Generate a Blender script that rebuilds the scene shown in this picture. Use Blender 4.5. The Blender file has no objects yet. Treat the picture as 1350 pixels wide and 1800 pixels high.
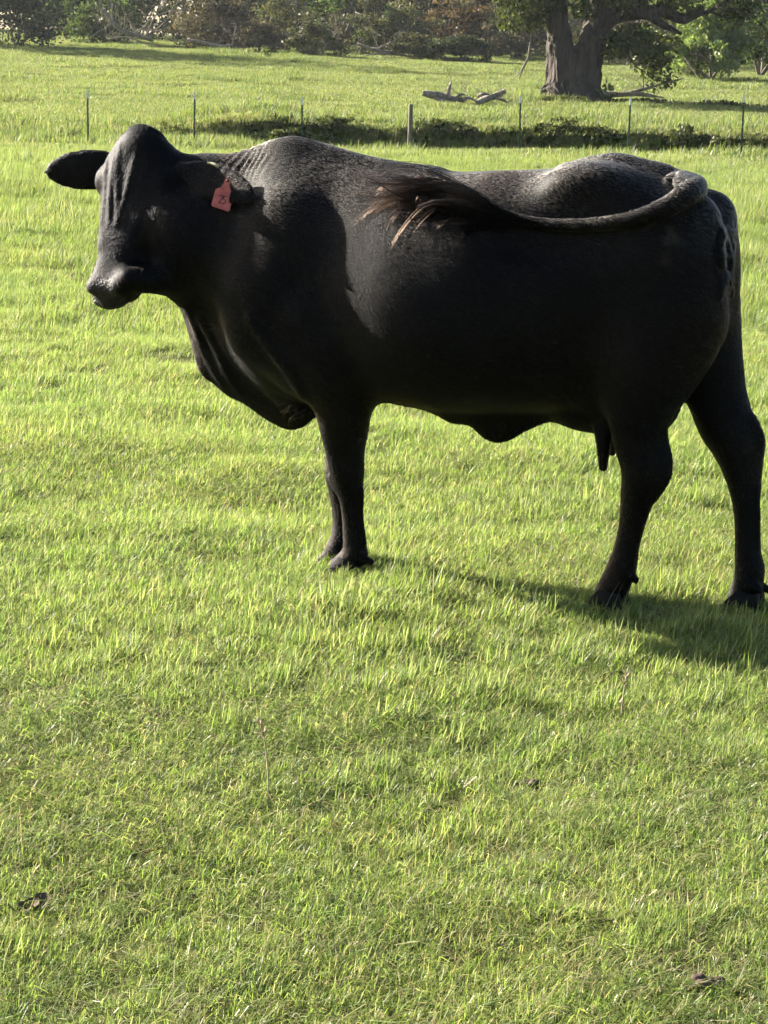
import bpy, math, random
import numpy as np
from mathutils import Vector, Matrix

SC = bpy.context.scene
COL = SC.collection
R = math.radians
random.seed(7)
RNG = np.random.default_rng(11)

# ---------------------------------------------------------------- camera
F_PX, CAM_H, Y_HOR, ROLL = 3700.0, 1.56, 145.0, 1.2      # focal length and horizon in photo pixels (1350 x 1800)
PITCH = math.atan((900.0 - Y_HOR) / F_PX)
cam_d = bpy.data.cameras.new('camera')
cam_d.sensor_fit = 'VERTICAL'; cam_d.sensor_height = 36.0
cam_d.lens = F_PX / 1800.0 * 36.0
cam_d.clip_start = 0.05; cam_d.clip_end = 3000.0
cam_o = bpy.data.objects.new('camera', cam_d); COL.objects.link(cam_o)
CAM_M = Matrix.Rotation(math.pi / 2 - PITCH, 4, 'X') @ Matrix.Rotation(R(ROLL), 4, 'Z')
CAM_M.translation = Vector((0, 0, CAM_H))
cam_o.matrix_world = CAM_M
SC.camera = cam_o
CAM_P = np.array((0, 0, CAM_H))
CAM_R = np.array(CAM_M.to_3x3())

# ---------------------------------------------------------------- light
SUN_EL, SUN_BEHIND = 24.0, 31.5        # low sun from the left, a little behind the scene
SUN_DIR = Vector((-math.cos(R(SUN_BEHIND)) * math.cos(R(SUN_EL)), math.sin(R(SUN_BEHIND)) * math.cos(R(SUN_EL)), math.sin(R(SUN_EL))))
sun_d = bpy.data.lights.new('sun', 'SUN'); sun_d.energy = 5.0; sun_d.angle = R(0.55); sun_d.color = (1.0, 0.92, 0.79)
sun_o = bpy.data.objects.new('sun', sun_d); COL.objects.link(sun_o)
sun_o.rotation_euler = SUN_DIR.to_track_quat('Z', 'Y').to_euler()
sun_o.location = (-30, 10, 40)
world = bpy.data.worlds.new('World'); SC.world = world; world.use_nodes = True
wn = world.node_tree.nodes; wl = world.node_tree.links
sky = wn.new('ShaderNodeTexSky'); sky.sky_type = 'NISHITA'; sky.sun_disc = False
sky.sun_elevation = R(SUN_EL); sky.sun_rotation = R(270 + SUN_BEHIND); sky.dust_density = 2.0; sky.air_density = 1.0
wl.new(sky.outputs[0], wn['Background'].inputs[0]); wn['Background'].inputs[1].default_value = 0.05
SC.view_settings.view_transform = 'Standard'; SC.view_settings.look = 'None'
SC.view_settings.gamma = 1.0; SC.view_settings.exposure = 2.25
SC.render.engine = 'CYCLES'
SC.cycles.max_bounces = 5; SC.cycles.diffuse_bounces = 3; SC.cycles.glossy_bounces = 2
SC.cycles.transmission_bounces = 3; SC.cycles.transparent_max_bounces = 6
SC.cycles.use_adaptive_sampling = True; SC.cycles.adaptive_threshold = 0.03; SC.cycles.adaptive_min_samples = 24
SC.cycles.sample_clamp_indirect = 4.0
SC.cycles.use_denoising = True; SC.cycles.denoiser = 'OPENIMAGEDENOISE'; SC.cycles.denoising_input_passes = 'RGB_ALBEDO_NORMAL'; SC.cycles.denoising_prefilter = 'ACCURATE'

# ---------------------------------------------------------------- helpers
def pix_dir(px, py):
    d = np.array(((px - 675.0) / F_PX, (900.0 - py) / F_PX, -1.0))
    d = CAM_R @ d
    return d / np.linalg.norm(d)

def hermite(xs, ys, x):
    xs = np.asarray(xs, float); ys = np.asarray(ys, float); x = np.asarray(x)
    m = np.zeros_like(ys)
    dx = np.diff(xs); s = np.diff(ys) / dx
    m[1:-1] = (s[:-1] * dx[1:] + s[1:] * dx[:-1]) / (dx[1:] + dx[:-1])
    m[0] = s[0]; m[-1] = s[-1]
    xc = np.clip(x, xs[0], xs[-1])
    i = np.clip(np.searchsorted(xs, xc, side='right') - 1, 0, len(xs) - 2)
    t = (xc - xs[i]) / dx[i]
    return ((2*t**3 - 3*t**2 + 1) * ys[i] + (t**3 - 2*t**2 + t) * dx[i] * m[i]
            + (-2*t**3 + 3*t**2) * ys[i+1] + (t**3 - t**2) * dx[i] * m[i+1])

_gx = RNG.random((256, 256)).astype(np.float32)
def vnoise(x, y, s=1.0, ox=0.0, oy=0.0):
    """smooth value noise 0..1"""
    x = np.asarray(x, float) / s + ox; y = np.asarray(y, float) / s + oy
    xi = np.floor(x).astype(int); yi = np.floor(y).astype(int)
    fx = x - xi; fy = y - yi
    fx = fx*fx*(3-2*fx); fy = fy*fy*(3-2*fy)
    g = lambda a, b: _gx[a % 256, b % 256]
    return (g(xi, yi)*(1-fx) + g(xi+1, yi)*fx)*(1-fy) + (g(xi, yi+1)*(1-fx) + g(xi+1, yi+1)*fx)*fy

def smooth01(a, b, x):
    t = np.clip((np.asarray(x, float) - a) / (b - a), 0, 1)
    return t*t*(3-2*t)

def ditch_amt(x):
    return smooth01(-8.5, -3.5, x) * (0.75 + 0.25 * vnoise(x, x*0, 2.5, 3.1, 9.7))

_PD = [-60, 0, 15, 30, 45, 59, 62, 70, 80, 95, 120, 150, 200, 320, 700]
_PZ = [0, 0, 0, -0.01, -0.12, -0.36, -0.43, 0.02, 0.36, 0.88, 2.0, 3.45, 5.0, 7.0, 9.0]
def ground_z(x, y):
    x = np.asarray(x, float); y = np.asarray(y, float)
    z = hermite(_PD, _PZ, y)
    z = z - 0.016 * np.clip(x, -80, 80) * smooth01(70, 150, y)
    # drainage ditch just beyond the fence: gentle near side, steep far bank
    yy = y + 0.10 * x + 0.5 * (vnoise(x, y*0, 4.0, 1.3, 4.4) - 0.5)
    a = ditch_amt(x)
    dd = smooth01(61.0, 64.5, yy) * (1 - smooth01(66.0, 67.2, yy))
    z = z - 0.75 * a * dd + 0.50 * a * smooth01(66.0, 67.2, yy) * (1 - smooth01(68, 84, yy))
    near = 1 - smooth01(25, 50, y)
    b = (vnoise(x, y, 0.55, 7, 2) - 0.5) * 0.042 + (vnoise(x, y, 1.5, 1, 12) - 0.5) * 0.07 + (vnoise(x, y, 0.24, 4, 8) - 0.5) * 0.022
    b2 = (vnoise(x, y, 5.0, 31, 22) - 0.5) * 0.22 + (vnoise(x, y, 2.0, 31, 22) - 0.5) * 0.08
    z = z + b * near + b2 * smooth01(14, 30, y)
    return z

def gz(x, y): return float(ground_z(x, y))

def on_ground(px, py):
    d = pix_dir(px, py); t = 2.0
    for i in range(6000):
        p = CAM_P + d * t
        if p[2] <= gz(p[0], p[1]): break
        t *= 1.0015
    return p

def at_dist(px, y):
    """x of a pixel column at world distance y (taken on the ground there)"""
    x = (px - 675.0) / F_PX * y
    for _ in range(4):
        p = np.array((x, y, gz(x, y))) - CAM_P
        c = CAM_R.T @ p
        cur = 675.0 + F_PX * c[0] / -c[2]
        x += (px - cur) / F_PX * y
    return x

def mesh_np(name, V, Fq, mat=None, parent=None, smooth=True, link=True):
    me = bpy.data.meshes.new(name)
    V = np.asarray(V, np.float32); Fq = np.asarray(Fq, np.int32)
    n, k = Fq.shape
    me.vertices.add(len(V)); me.vertices.foreach_set('co', V.ravel())
    me.loops.add(n*k); me.loops.foreach_set('vertex_index', Fq.ravel())
    me.polygons.add(n)
    me.polygons.foreach_set('loop_start', np.arange(0, n*k, k, dtype=np.int32))
    me.polygons.foreach_set('use_smooth', np.full(n, smooth))
    me.update(calc_edges=True); me.validate()
    if mat: me.materials.append(mat)
    o = bpy.data.objects.new(name, me)
    if link: COL.objects.link(o)
    if parent: o.parent = parent
    return o

class MB:
    """collects quads for one mesh object"""
    def __init__(s): s.v = []; s.f = []; s.n = 0
    def add(s, V, Fq):
        V = np.asarray(V, float); s.v.append(V); s.f.append(np.asarray(Fq, int) + s.n); s.n += len(V)
    def tube(s, pts, rad, seg=8, rough=0.0, cap=True, flat=1.0):
        pts = np.asarray(pts, float); rad = np.broadcast_to(np.asarray(rad, float), (len(pts),))
        tan = np.gradient(pts, axis=0); tan /= np.linalg.norm(tan, axis=1)[:, None] + 1e-9
        up = np.array((0.13, 0.21, 0.97)) if abs(tan[0][2]) < 0.9 else np.array((0.96, 0.2, 0.1))
        V = []
        a = np.linspace(0, 2*math.pi, seg, endpoint=False)
        n = np.cross(tan[0], up); n /= np.linalg.norm(n)
        for i in range(len(pts)):
            n = n - tan[i] * np.dot(n, tan[i]); n /= np.linalg.norm(n) + 1e-9
            b = np.cross(tan[i], n)
            rr = rad[i] * (1 + rough * RNG.uniform(-1, 1, seg))
            V.append(pts[i] + (np.cos(a)*rr)[:, None]*n + (np.sin(a)*rr*flat)[:, None]*b)
        V = np.concatenate(V); Fq = []
        for i in range(len(pts)-1):
            for j in range(seg):
                j2 = (j+1) % seg
                Fq.append((i*seg+j, i*seg+j2, (i+1)*seg+j2, (i+1)*seg+j))
        if cap:
            V = np.concatenate([V, pts[:1], pts[-1:]])
            c0, c1 = len(V)-2, len(V)-1; e = (len(pts)-1)*seg
            for j in range(0, seg, 1):
                j2 = (j+1) % seg
                Fq.append((c0, j2, j, c0)); Fq.append((c1, e+j, e+j2, c1))
            Fq = [f for f in Fq]
        s.add(V, Fq)
    def build(s, name, mat, parent=None, smooth=True):
        V = np.concatenate(s.v); Fq = np.concatenate(s.f)
        me = bpy.data.meshes.new(name)
        faces = [tuple(dict.fromkeys(f)) for f in Fq.tolist()]
        me.from_pydata(V.tolist(), [], faces); me.update()
        me.polygons.foreach_set('use_smooth', np.full(len(me.polygons), smooth))
        if mat: me.materials.append(mat)
        o = bpy.data.objects.new(name, me); COL.objects.link(o)
        if parent: o.parent = parent
        return o

def tag(o, label=None, cat=None, group=None, kind=None):
    if label: o['label'] = label
    if cat: o['category'] = cat
    if group: o['group'] = group
    if kind: o['kind'] = kind
    return o

def empty(name, loc, rz=0.0):
    o = bpy.data.objects.new(name, None); COL.objects.link(o)
    o.location = loc; o.rotation_euler = (0, 0, rz); o.empty_display_size = 0.2
    return o

class N:
    """tiny node-graph helper"""
    def __init__(s, name):
        s.m = bpy.data.materials.new(name); s.m.use_nodes = True
        s.t = s.m.node_tree; s.t.nodes.clear()
        s.out = s.t.nodes.new('ShaderNodeOutputMaterial')
    def n(s, typ, **kw):
        nd = s.t.nodes.new(typ)
        for k, v in kw.items():
            if k.startswith('i_'):
                key = k[2:].replace('_', ' ')
                sock = nd.inputs[int(key)] if key.isdigit() else nd.inputs[key]
                s.put(sock, v)
            else: setattr(nd, k, v)
        return nd
    def put(s, sock, v):
        if hasattr(v, 'is_output'): s.t.links.new(v, sock)
        else: sock.default_value = v
    def ramp(s, fac, stops, interp='LINEAR'):
        r = s.n('ShaderNodeValToRGB'); s.put(r.inputs[0], fac)
        el = r.color_ramp.elements; r.color_ramp.interpolation = interp
        while len(el) < len(stops): el.new(0.5)
        for e, (p, c) in zip(el, stops):
            e.position = p; e.color = (*c, 1) if len(c) == 3 else c
        return r.outputs[0]
    def noise(s, vec, scale, detail=3.0, rough=0.5, dist=0.0):
        nd = s.n('ShaderNodeTexNoise', i_Scale=scale, i_Detail=detail, i_Roughness=rough, i_Distortion=dist)
        if vec is not None: s.put(nd.inputs['Vector'], vec)
        return nd.outputs[0]
    def mix(s, fac, a, b, mode='MIX'):
        nd = s.n('ShaderNodeMix', data_type='RGBA', blend_type=mode)
        s.put(nd.inputs[0], fac); s.put(nd.inputs[6], a if not isinstance(a, tuple) else (*a, 1)); s.put(nd.inputs[7], b if not isinstance(b, tuple) else (*b, 1))
        return nd.outputs[2]
    def math(s, op, a, b=None):
        nd = s.n('ShaderNodeMath', operation=op); s.put(nd.inputs[0], a)
        if b is not None: s.put(nd.inputs[1], b)
        return nd.outputs[0]
    def mapping(s, vec, scale=(1,1,1), rot=(0,0,0), loc=(0,0,0)):
        nd = s.n('ShaderNodeMapping'); s.put(nd.inputs[0], vec)
        nd.inputs['Scale'].default_value = scale; nd.inputs['Rotation'].default_value = rot; nd.inputs['Location'].default_value = loc
        return nd.outputs[0]
    def bump(s, h, strength=0.3, dist=0.01, normal=None):
        nd = s.n('ShaderNodeBump', i_Strength=strength, i_Distance=dist); s.put(nd.inputs['Height'], h)
        if normal is not None: s.put(nd.inputs['Normal'], normal)
        return nd.outputs[0]
    def principled(s, col, rough=0.6, normal=None, spec=0.5, **kw):
        p = s.n('ShaderNodeBsdfPrincipled')
        s.put(p.inputs['Base Color'], (*col, 1) if isinstance(col, tuple) else col)
        s.put(p.inputs['Roughness'], rough); s.put(p.inputs['Specular IOR Level'], spec)
        for k, v in kw.items(): s.put(p.inputs[k.replace('_', ' ')], v)
        if normal is not None: s.put(p.inputs['Normal'], normal)
        s.t.links.new(p.outputs[0], s.out.inputs[0]); return p
    def leaf(s, col_d, col_t, frac=0.45, gloss=0.06, rough=0.4):
        """thin leaf: reflects, lets light through, has a little gloss"""
        d = s.n('ShaderNodeBsdfDiffuse'); s.put(d.inputs[0], col_d)
        t = s.n('ShaderNodeBsdfTranslucent'); s.put(t.inputs[0], col_t)
        g = s.n('ShaderNodeBsdfGlossy'); g.inputs['Roughness'].default_value = rough
        m1 = s.n('ShaderNodeMixShader'); m1.inputs[0].default_value = frac
        s.t.links.new(d.outputs[0], m1.inputs[1]); s.t.links.new(t.outputs[0], m1.inputs[2])
        m2 = s.n('ShaderNodeMixShader'); m2.inputs[0].default_value = gloss
        s.t.links.new(m1.outputs[0], m2.inputs[1]); s.t.links.new(g.outputs[0], m2.inputs[2])
        s.t.links.new(m2.outputs[0], s.out.inputs[0])
    def geo_pos(s): return s.n('ShaderNodeNewGeometry').outputs['Position']
    def obj_co(s): return s.n('ShaderNodeTexCoord').outputs['Object']
    def attr(s, name, out='Color'): return s.n('ShaderNodeAttribute', attribute_name=name).outputs[out]

def set_attr(o, name, arr, dom='POINT'):
    a = o.data.attributes.new(name, 'FLOAT_COLOR', dom)
    a.data.foreach_set('color', np.asarray(arr, np.float32).ravel())

# ---------------------------------------------------------------- materials
def mat_ground():
    m = N('soil_and_turf'); p = m.geo_pos()
    n1 = m.noise(p, 3.0, 5); n2 = m.noise(p, 0.35, 4); n3 = m.noise(p, 40, 3)
    near = m.ramp(n1, [(0.3, (0.06, 0.05, 0.028)), (0.55, (0.10, 0.105, 0.032)), (0.75, (0.13, 0.14, 0.04))])
    far = m.ramp(n2, [(0.3, (0.14, 0.18, 0.03)), (0.7, (0.17, 0.20, 0.04))])
    sep = m.n('ShaderNodeSeparateXYZ'); m.put(sep.inputs[0], p)
    f = m.n('ShaderNodeMapRange', i_From_Min=18.0, i_From_Max=45.0); m.put(f.inputs[0], sep.outputs[1])
    c = m.mix(f.outputs[0], near, far)
    c = m.mix(0.5, c, m.ramp(n3, [(0.3, (0.03, 0.03, 0.015)), (0.7, (0.12, 0.12, 0.04))]))
    m.principled(c, 0.95, m.bump(m.math('ADD', n3, n1), 0.6, 0.03), 0.1)
    return m.m

def mat_grass():
    m = N('grass_blade'); a = m.attr('tint'); p = m.geo_pos()
    big = m.noise(p, 0.45, 3); mid = m.noise(p, 2.2, 3)
    tone = m.mix(big, (0.80, 0.92, 0.85), (1.18, 1.06, 0.95))
    tone2 = m.mix(mid, (0.82, 0.90, 0.9), (1.16, 1.10, 1.0))
    c = m.mix(1.0, m.mix(1.0, a, tone, 'MULTIPLY'), tone2, 'MULTIPLY')
    ct = m.mix(1.0, c, (1.40, 1.4, 1.0), 'MULTIPLY')
    m.leaf(c, ct, 0.55, 0.025, 0.42)
    return m.m

def mat_leaves(name, stops, frac=0.4, scale=1.3, gloss=0.015):
    m = N(name); a = m.attr('tint'); p = m.geo_pos()
    n = m.noise(p, scale, 3)
    base = m.ramp(n, stops)
    c = m.mix(1.0, base, a, 'MULTIPLY')
    m.leaf(c, m.mix(1.0, c, (1.3, 1.3, 0.7), 'MULTIPLY'), frac, gloss, 0.45)
    return m.m

def mat_bark(name, c0, c1, scale=4.0, bump=0.06):
    m = N(name); p = m.geo_pos()
    st = m.mapping(p, (1, 1, 0.28))
    n1 = m.noise(st, scale, 6, 0.65, 0.6); n2 = m.noise(p, scale*0.3, 3)
    vo = m.n('ShaderNodeTexVoronoi', i_Scale=scale*1.6, feature='DISTANCE_TO_EDGE'); m.put(vo.inputs['Vector'], st)
    h = m.math('ADD', n1, m.math('MULTIPLY', vo.outputs[0], 1.2))
    c = m.ramp(m.math('ADD', m.math('MULTIPLY', n1, 0.7), m.math('MULTIPLY', n2, 0.3)), [(0.32, c0), (0.66, c1)])
    m.principled(c, 0.9, m.bump(h, 0.9, bump), 0.2)
    return m.m

def mat_plain(name, col, rough=0.6, var=0.25, scale=12, spec=0.4, metal=0.0):
    m = N(name); p = m.obj_co(); n = m.noise(p, scale, 4)
    c = m.ramp(n, [(0.3, tuple(x*(1-var) for x in col)), (0.7, tuple(min(1, x*(1+var)) for x in col))])
    m.principled(c, rough, m.bump(n, 0.2, 0.004), spec, Metallic=metal)
    return m.m

M = {}
M['ground'] = mat_ground()
M['grass'] = mat_grass()
M['oak_bark'] = mat_bark('oak_bark', (0.024, 0.020, 0.017), (0.095, 0.080, 0.068), 2.2, 0.20)
M['grey_wood'] = mat_bark('dead_grey_wood', (0.10, 0.085, 0.07), (0.33, 0.29, 0.24), 6.0, 0.03)
M['twig'] = mat_bark('twig_bark', (0.10, 0.08, 0.065), (0.27, 0.23, 0.19), 5.0, 0.02)
M['oak_leaf'] = mat_leaves('oak_leaf', [(0.3, (0.036, 0.050, 0.018)), (0.7, (0.072, 0.088, 0.033))])
M['green_leaf'] = mat_leaves('shrub_leaf', [(0.3, (0.04, 0.065, 0.022)), (0.7, (0.085, 0.12, 0.04))])
M['willow_leaf'] = mat_leaves('pale_willow_leaf', [(0.3, (0.095, 0.14, 0.05)), (0.7, (0.17, 0.22, 0.085))], 0.45)
M['cedar_leaf'] = mat_leaves('cedar_needle', [(0.3, (0.03, 0.042, 0.024)), (0.7, (0.06, 0.075, 0.042))], 0.25)
M['brown_leaf'] = mat_leaves('dry_brown_leaf', [(0.3, (0.07, 0.06, 0.045)), (0.7, (0.14, 0.12, 0.088))], 0.3)
M['olive_leaf'] = mat_leaves('olive_leaf', [(0.3, (0.06, 0.065, 0.035)), (0.7, (0.115, 0.12, 0.062))], 0.3)
M['rust_leaf'] = mat_leaves('rusty_dead_leaf', [(0.3, (0.085, 0.058, 0.038)), (0.7, (0.155, 0.108, 0.070))], 0.35)
M['bank_leaf'] = mat_leaves('bank_weed_leaf', [(0.3, (0.055, 0.07, 0.026)), (0.7, (0.11, 0.125, 0.048))], 0.3)
M['far_leaf'] = mat_leaves('far_woodland_leaf', [(0.3, (0.038, 0.052, 0.028)), (0.7, (0.085, 0.10, 0.055))], 0.35, 0.35)
M['post_green'] = mat_plain('green_post_paint', (0.035, 0.060, 0.042), 0.5)
M['post_white'] = mat_plain('white_post_paint', (0.75, 0.75, 0.70), 0.5, 0.1)
M['post_wood'] = mat_bark('weathered_post_wood', (0.09, 0.08, 0.065), (0.22, 0.195, 0.16), 14.0, 0.01)

# ---------------------------------------------------------------- ground sheet
def axis(parts):
    out = []
    for a, b, s in parts: out.append(np.arange(a, b, s))
    return np.concatenate(out)
gxs = np.concatenate([np.array([-700, -450, -300, -220]), np.arange(-160, -40, 6.0), np.arange(-40, -16, 1.0), np.arange(-16, -2.6, 0.35),
                      np.arange(-2.6, 2.6, 0.06), np.arange(2.6, 16, 0.35), np.arange(16, 40, 1.0), np.arange(40, 161, 6.0), np.array([220, 300, 450, 700])])
gys = np.concatenate([np.array([-60, -30, -15, -8, -4, -2, 0, 1.5]), np.arange(2.6, 11, 0.06), np.arange(11, 20, 0.25), np.arange(20, 60, 1.0),
                      np.arange(60, 70, 0.2), np.arange(70, 160, 2.0), np.array([165, 175, 190, 220, 260, 320, 420, 560, 700])])
GX, GY = np.meshgrid(gxs, gys)
GZ = ground_z(GX, GY)
nx, ny = len(gxs), len(gys)
ii = np.arange(nx*ny).reshape(ny, nx)
FQ = np.stack([ii[:-1, :-1], ii[:-1, 1:], ii[1:, 1:], ii[1:, :-1]], -1).reshape(-1, 4)
ground = mesh_np('ground', np.stack([GX, GY, GZ], -1).reshape(-1, 3), FQ, M['ground'])
tag(ground, 'green pasture ground rolling up to the tree line', None, None, 'structure')
# ---------------------------------------------------------------- meadow grass: one mass of blades
def grass_patch(name, n, rad, h0, h1, w0, w1, straw, lean=0.35, rows=4, flat=0.0, tone=1.0):
    a = RNG.uniform(0, 2*math.pi, n); r = rad * np.sqrt(RNG.random(n))
    bx, by = r*np.cos(a), r*np.sin(a)
    h = RNG.uniform(h0, h1, n) * (0.65 + 0.35*RNG.random(n)); w = RNG.uniform(w0, w1, n)
    la = RNG.normal(0.15, 1.15, n)                       # most blades bend towards +x, some every way
    lean_m = np.abs(RNG.normal(lean, 0.28, n)) + 0.05
    fl = RNG.random(n) < flat                            # fallen blades lying in the turf
    lean_m = np.where(fl, RNG.uniform(1.6, 3.0, n), lean_m)
    curve = RNG.uniform(0.25, 1.1, n)
    fa = RNG.uniform(0, math.pi, n)                      # which way the blade's flat side faces
    fx, fy = np.cos(fa), np.sin(fa)
    ts = np.linspace(0, 1, rows)
    V = np.zeros((n, rows*2-1, 3)); T = np.zeros((n, rows*2-1, 4)); T[..., 3] = 1
    pal = np.array([(0.184, 0.236, 0.070), (0.148, 0.211, 0.060), (0.095, 0.155, 0.045), (0.150, 0.185, 0.090), (0.270, 0.300, 0.165)])
    base = pal[RNG.choice(5, n, p=[0.31, 0.25, 0.14, 0.12, 0.18])]
    st = RNG.random(n) < straw
    base[st] = np.array((0.34, 0.31, 0.19)) * RNG.uniform(0.55, 1.15, (st.sum(), 1))
    base[fl & st] *= 1.1
    base *= RNG.uniform(0.72, 1.28, (n, 1))*tone
    k = 0
    for i, t in enumerate(ts):
        reach = h * lean_m * (t*(1-curve) + t*t*curve)
        zz = h * (t - 0.25*lean_m*t*t*curve) / (1 + 0.45*lean_m)
        zz = np.where(fl, 0.012 + 0.03*np.sin(t*math.pi)*RNG.random(n), zz)
        cx, cy = bx + reach*np.cos(la), by + reach*np.sin(la)
        ww = w * 0.5 * (0.75 + 0.5*t) * (1 - t**2.2)
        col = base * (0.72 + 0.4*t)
        if i < rows-1:
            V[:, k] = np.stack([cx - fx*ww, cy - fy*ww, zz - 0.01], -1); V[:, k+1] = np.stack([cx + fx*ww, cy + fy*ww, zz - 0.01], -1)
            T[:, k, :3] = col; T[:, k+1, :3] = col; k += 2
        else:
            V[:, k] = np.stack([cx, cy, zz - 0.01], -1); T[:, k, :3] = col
    tri = []
    for i in range(rows-2):
        q = 2*i; tri += [(q, q+1, q+3), (q, q+3, q+2)]
    q = 2*(rows-2); tri.append((q, q+1, q+2))
    tri = np.array(tri)
    Fq = (tri[None] + (np.arange(n)*(rows*2-1))[:, None, None]).reshape(-1, 3)
    o = mesh_np(name, V.reshape(-1, 3), Fq, M['grass'], link=False, smooth=False)
    set_attr(o, 'tint', T.reshape(-1, 4))
    return o

gcol = bpy.data.collections.new('grass_tufts')
protos = []
def proto(*a, **k):
    o = grass_patch('tuft_%02d' % len(protos), *a, **k); gcol.objects.link(o); protos.append(o)
for i in range(8): proto(40, 0.055, 0.035, 0.082, 0.0020, 0.0038, 0.07, 0.40, 4, 0.06, 1.14)        # 0-7  fine turf
for i in range(3): proto(28, 0.050, 0.025, 0.065, 0.0022, 0.0042, 0.28, 0.6, 4, 0.25, 1.18)        # 8-10 short, with dry thatch
for i in range(3): proto(36, 0.050, 0.07, 0.135, 0.0026, 0.0050, 0.05, 0.30, 5, 0.0)          # 11-13 tall tussock
for i in range(2): proto(3, 0.040, 0.14, 0.26, 0.0014, 0.0022, 0.95, 0.22, 5, 0.0)           # 14-15 dry seed stalks
for i in range(5): proto(170, 0.26, 0.06, 0.14, 0.0045, 0.0085, 0.06, 0.34, 3, 0.0, 0.93)          # 16-20 middle distance
for i in range(3): proto(120, 0.26, 0.14, 0.30, 0.005, 0.010, 0.08, 0.28, 3, 0.0, 0.88)            # 21-23 taller middle distance
for i in range(4): proto(330, 1.0, 0.10, 0.22, 0.014, 0.030, 0.20, 0.30, 3, 0.0, 0.78)             # 24-27 far
for i in range(2): proto(200, 0.8, 0.22, 0.50, 0.016, 0.034, 0.10, 0.25, 3, 0.0, 0.74)             # 28-29 far, rank growth

for i in range(4): proto(60, 0.10, 0.03, 0.08, 0.0020, 0.0038, 0.25, 1.2, 4, 0.75, 1.15)          # 30-33 matted blades low in the turf

for i in range(3): proto(150, 0.34, 0.12, 0.30, 0.010, 0.020, 0.38, 0.35, 3, 0.0, 0.78)       # 34-36 rank dark growth of the ditch

PX, PY, PI_, PS, PR = [], [], [], [], []
def scatter(y0, y1, dens, pick, marg=1.3, slope=0.205, xmin=None):
    n_rows = max(1, int((y1-y0)/1.0)); 
    for a, b in zip(np.linspace(y0, y1, n_rows+1)[:-1], np.linspace(y0, y1, n_rows+1)[1:]):
        half = slope*b + marg; n = int(dens * (b-a) * 2*half)
        x = RNG.uniform(-half, half, n); y = RNG.uniform(a, b, n)
        idx, sc, keep = pick(x, y)
        PX.append(x[keep]); PY.append(y[keep]); PI_.append(idx[keep]); PS.append(sc[keep])
def dry_amt(x, y):       # worn, dry spots of the foreground
    return 0.45*smooth01(0.62, 0.82, vnoise(x, y, 0.6, 17, 5)) * (1 - 0.7*smooth01(4.5, 7.0, y)) + 0.45*smooth01(0.6, 0.8, vnoise(x, y, 0.22, 2, 66))*(1-smooth01(6, 10, y))
def tall_amt(x, y): return smooth01(0.60, 0.82, vnoise(x, y, 0.7, 41, 23))
def pick_near(x, y):
    n = len(x); dry = dry_amt(x, y); tall = tall_amt(x, y); u = RNG.random(n)
    idx = RNG.integers(0, 8, n)
    idx = np.where(u < 0.10*tall, RNG.integers(11, 14, n), idx)
    idx = np.where(RNG.random(n) < 0.12 + 0.75*dry, RNG.integers(8, 11, n), idx)
    idx = np.where(RNG.random(n) < 0.008, RNG.integers(14, 16, n), idx)
    sc = RNG.uniform(0.8, 1.15, n) * (0.84 + 0.30*vnoise(x, y, 1.1, 9, 9)) * (1 - 0.25*dry) * (0.82 + 0.30*smooth01(4.2, 7.0, y))
    return idx, sc, (RNG.random(n) > 0.25*dry) & (RNG.random(n) > smooth01(11, 19, y))
def pick_mid(x, y):
    n = len(x); tall = tall_amt(x*0.4, y*0.4)
    idx = np.where(RNG.random(n) < 0.06 + 0.3*tall, RNG.integers(21, 24, n), RNG.integers(16, 21, n))
    sc = RNG.uniform(0.8, 1.2, n) * (0.75 + 0.55*vnoise(x, y, 2.3, 9, 9)) * (0.72 + 0.28*smooth01(12, 24, y))
    return idx, sc, RNG.random(n) < smooth01(9, 18, y)
def pick_far(x, y):
    n = len(x)
    rank = smooth01(0.62, 0.8, vnoise(x, y, 6, 3, 3))*0.25 + 0.25*smooth01(56, 60, y)*(1-smooth01(70, 74, y))
    idx = np.where(RNG.random(n) < 0.02 + rank, RNG.integers(28, 30, n), RNG.integers(24, 28, n))
    sc = RNG.uniform(0.8, 1.2, n) * (0.7 + 0.5*vnoise(x, y, 5, 9, 9))
    return idx, sc, np.ones(n, bool)
scatter(2.9, 6.0, 820, pick_near, 1.0)
scatter(6.0, 10.0, 560, pick_near, 1.0)
scatter(10.0, 19.0, 380, pick_near, 1.0)
def pick_mat(x, y):
    n = len(x); return RNG.integers(30, 34, n), RNG.uniform(.8, 1.2, n), np.ones(n, bool)
scatter(2.9, 9.0, 130, pick_mat, 1.0)
scatter(10.0, 30.0, 24, pick_mid, 1.5)
scatter(30.0, 56.0, 16, pick_mid, 2.0)
def pick_bank(x, y):
    n = len(x); st_ = np.abs(ground_z(x, y+.3) - ground_z(x, y-.3))/.6
    return RNG.integers(34, 37, n), RNG.uniform(.6, 1.1, n), (st_ > .17) & (ditch_amt(x) > .12)
scatter(61.0, 69.0, 16, pick_bank, 2.0)
scatter(52.0, 100.0, 3.2, pick_far, 4.0)
scatter(100.0, 165.0, 1.6, pick_far, 6.0)
for hx, hy in ((1072, 1060), (1050, 1058), (1310, 1068), (1330, 1064)):
    q = on_ground(hx, hy); k_ = 12
    PX.append(q[0] + RNG.normal(0, .05, k_)); PY.append(q[1] - .02 + RNG.normal(0, .035, k_)); PI_.append(RNG.integers(11, 14, k_)); PS.append(RNG.uniform(.42, .66, k_))
gxp = np.concatenate(PX); gyp = np.concatenate(PY); gip = np.concatenate(PI_); gsp = np.concatenate(PS)
gzp = ground_z(gxp, gyp)
steep = np.abs(ground_z(gxp, gyp+.3) - ground_z(gxp, gyp-.3))/.6
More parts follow.
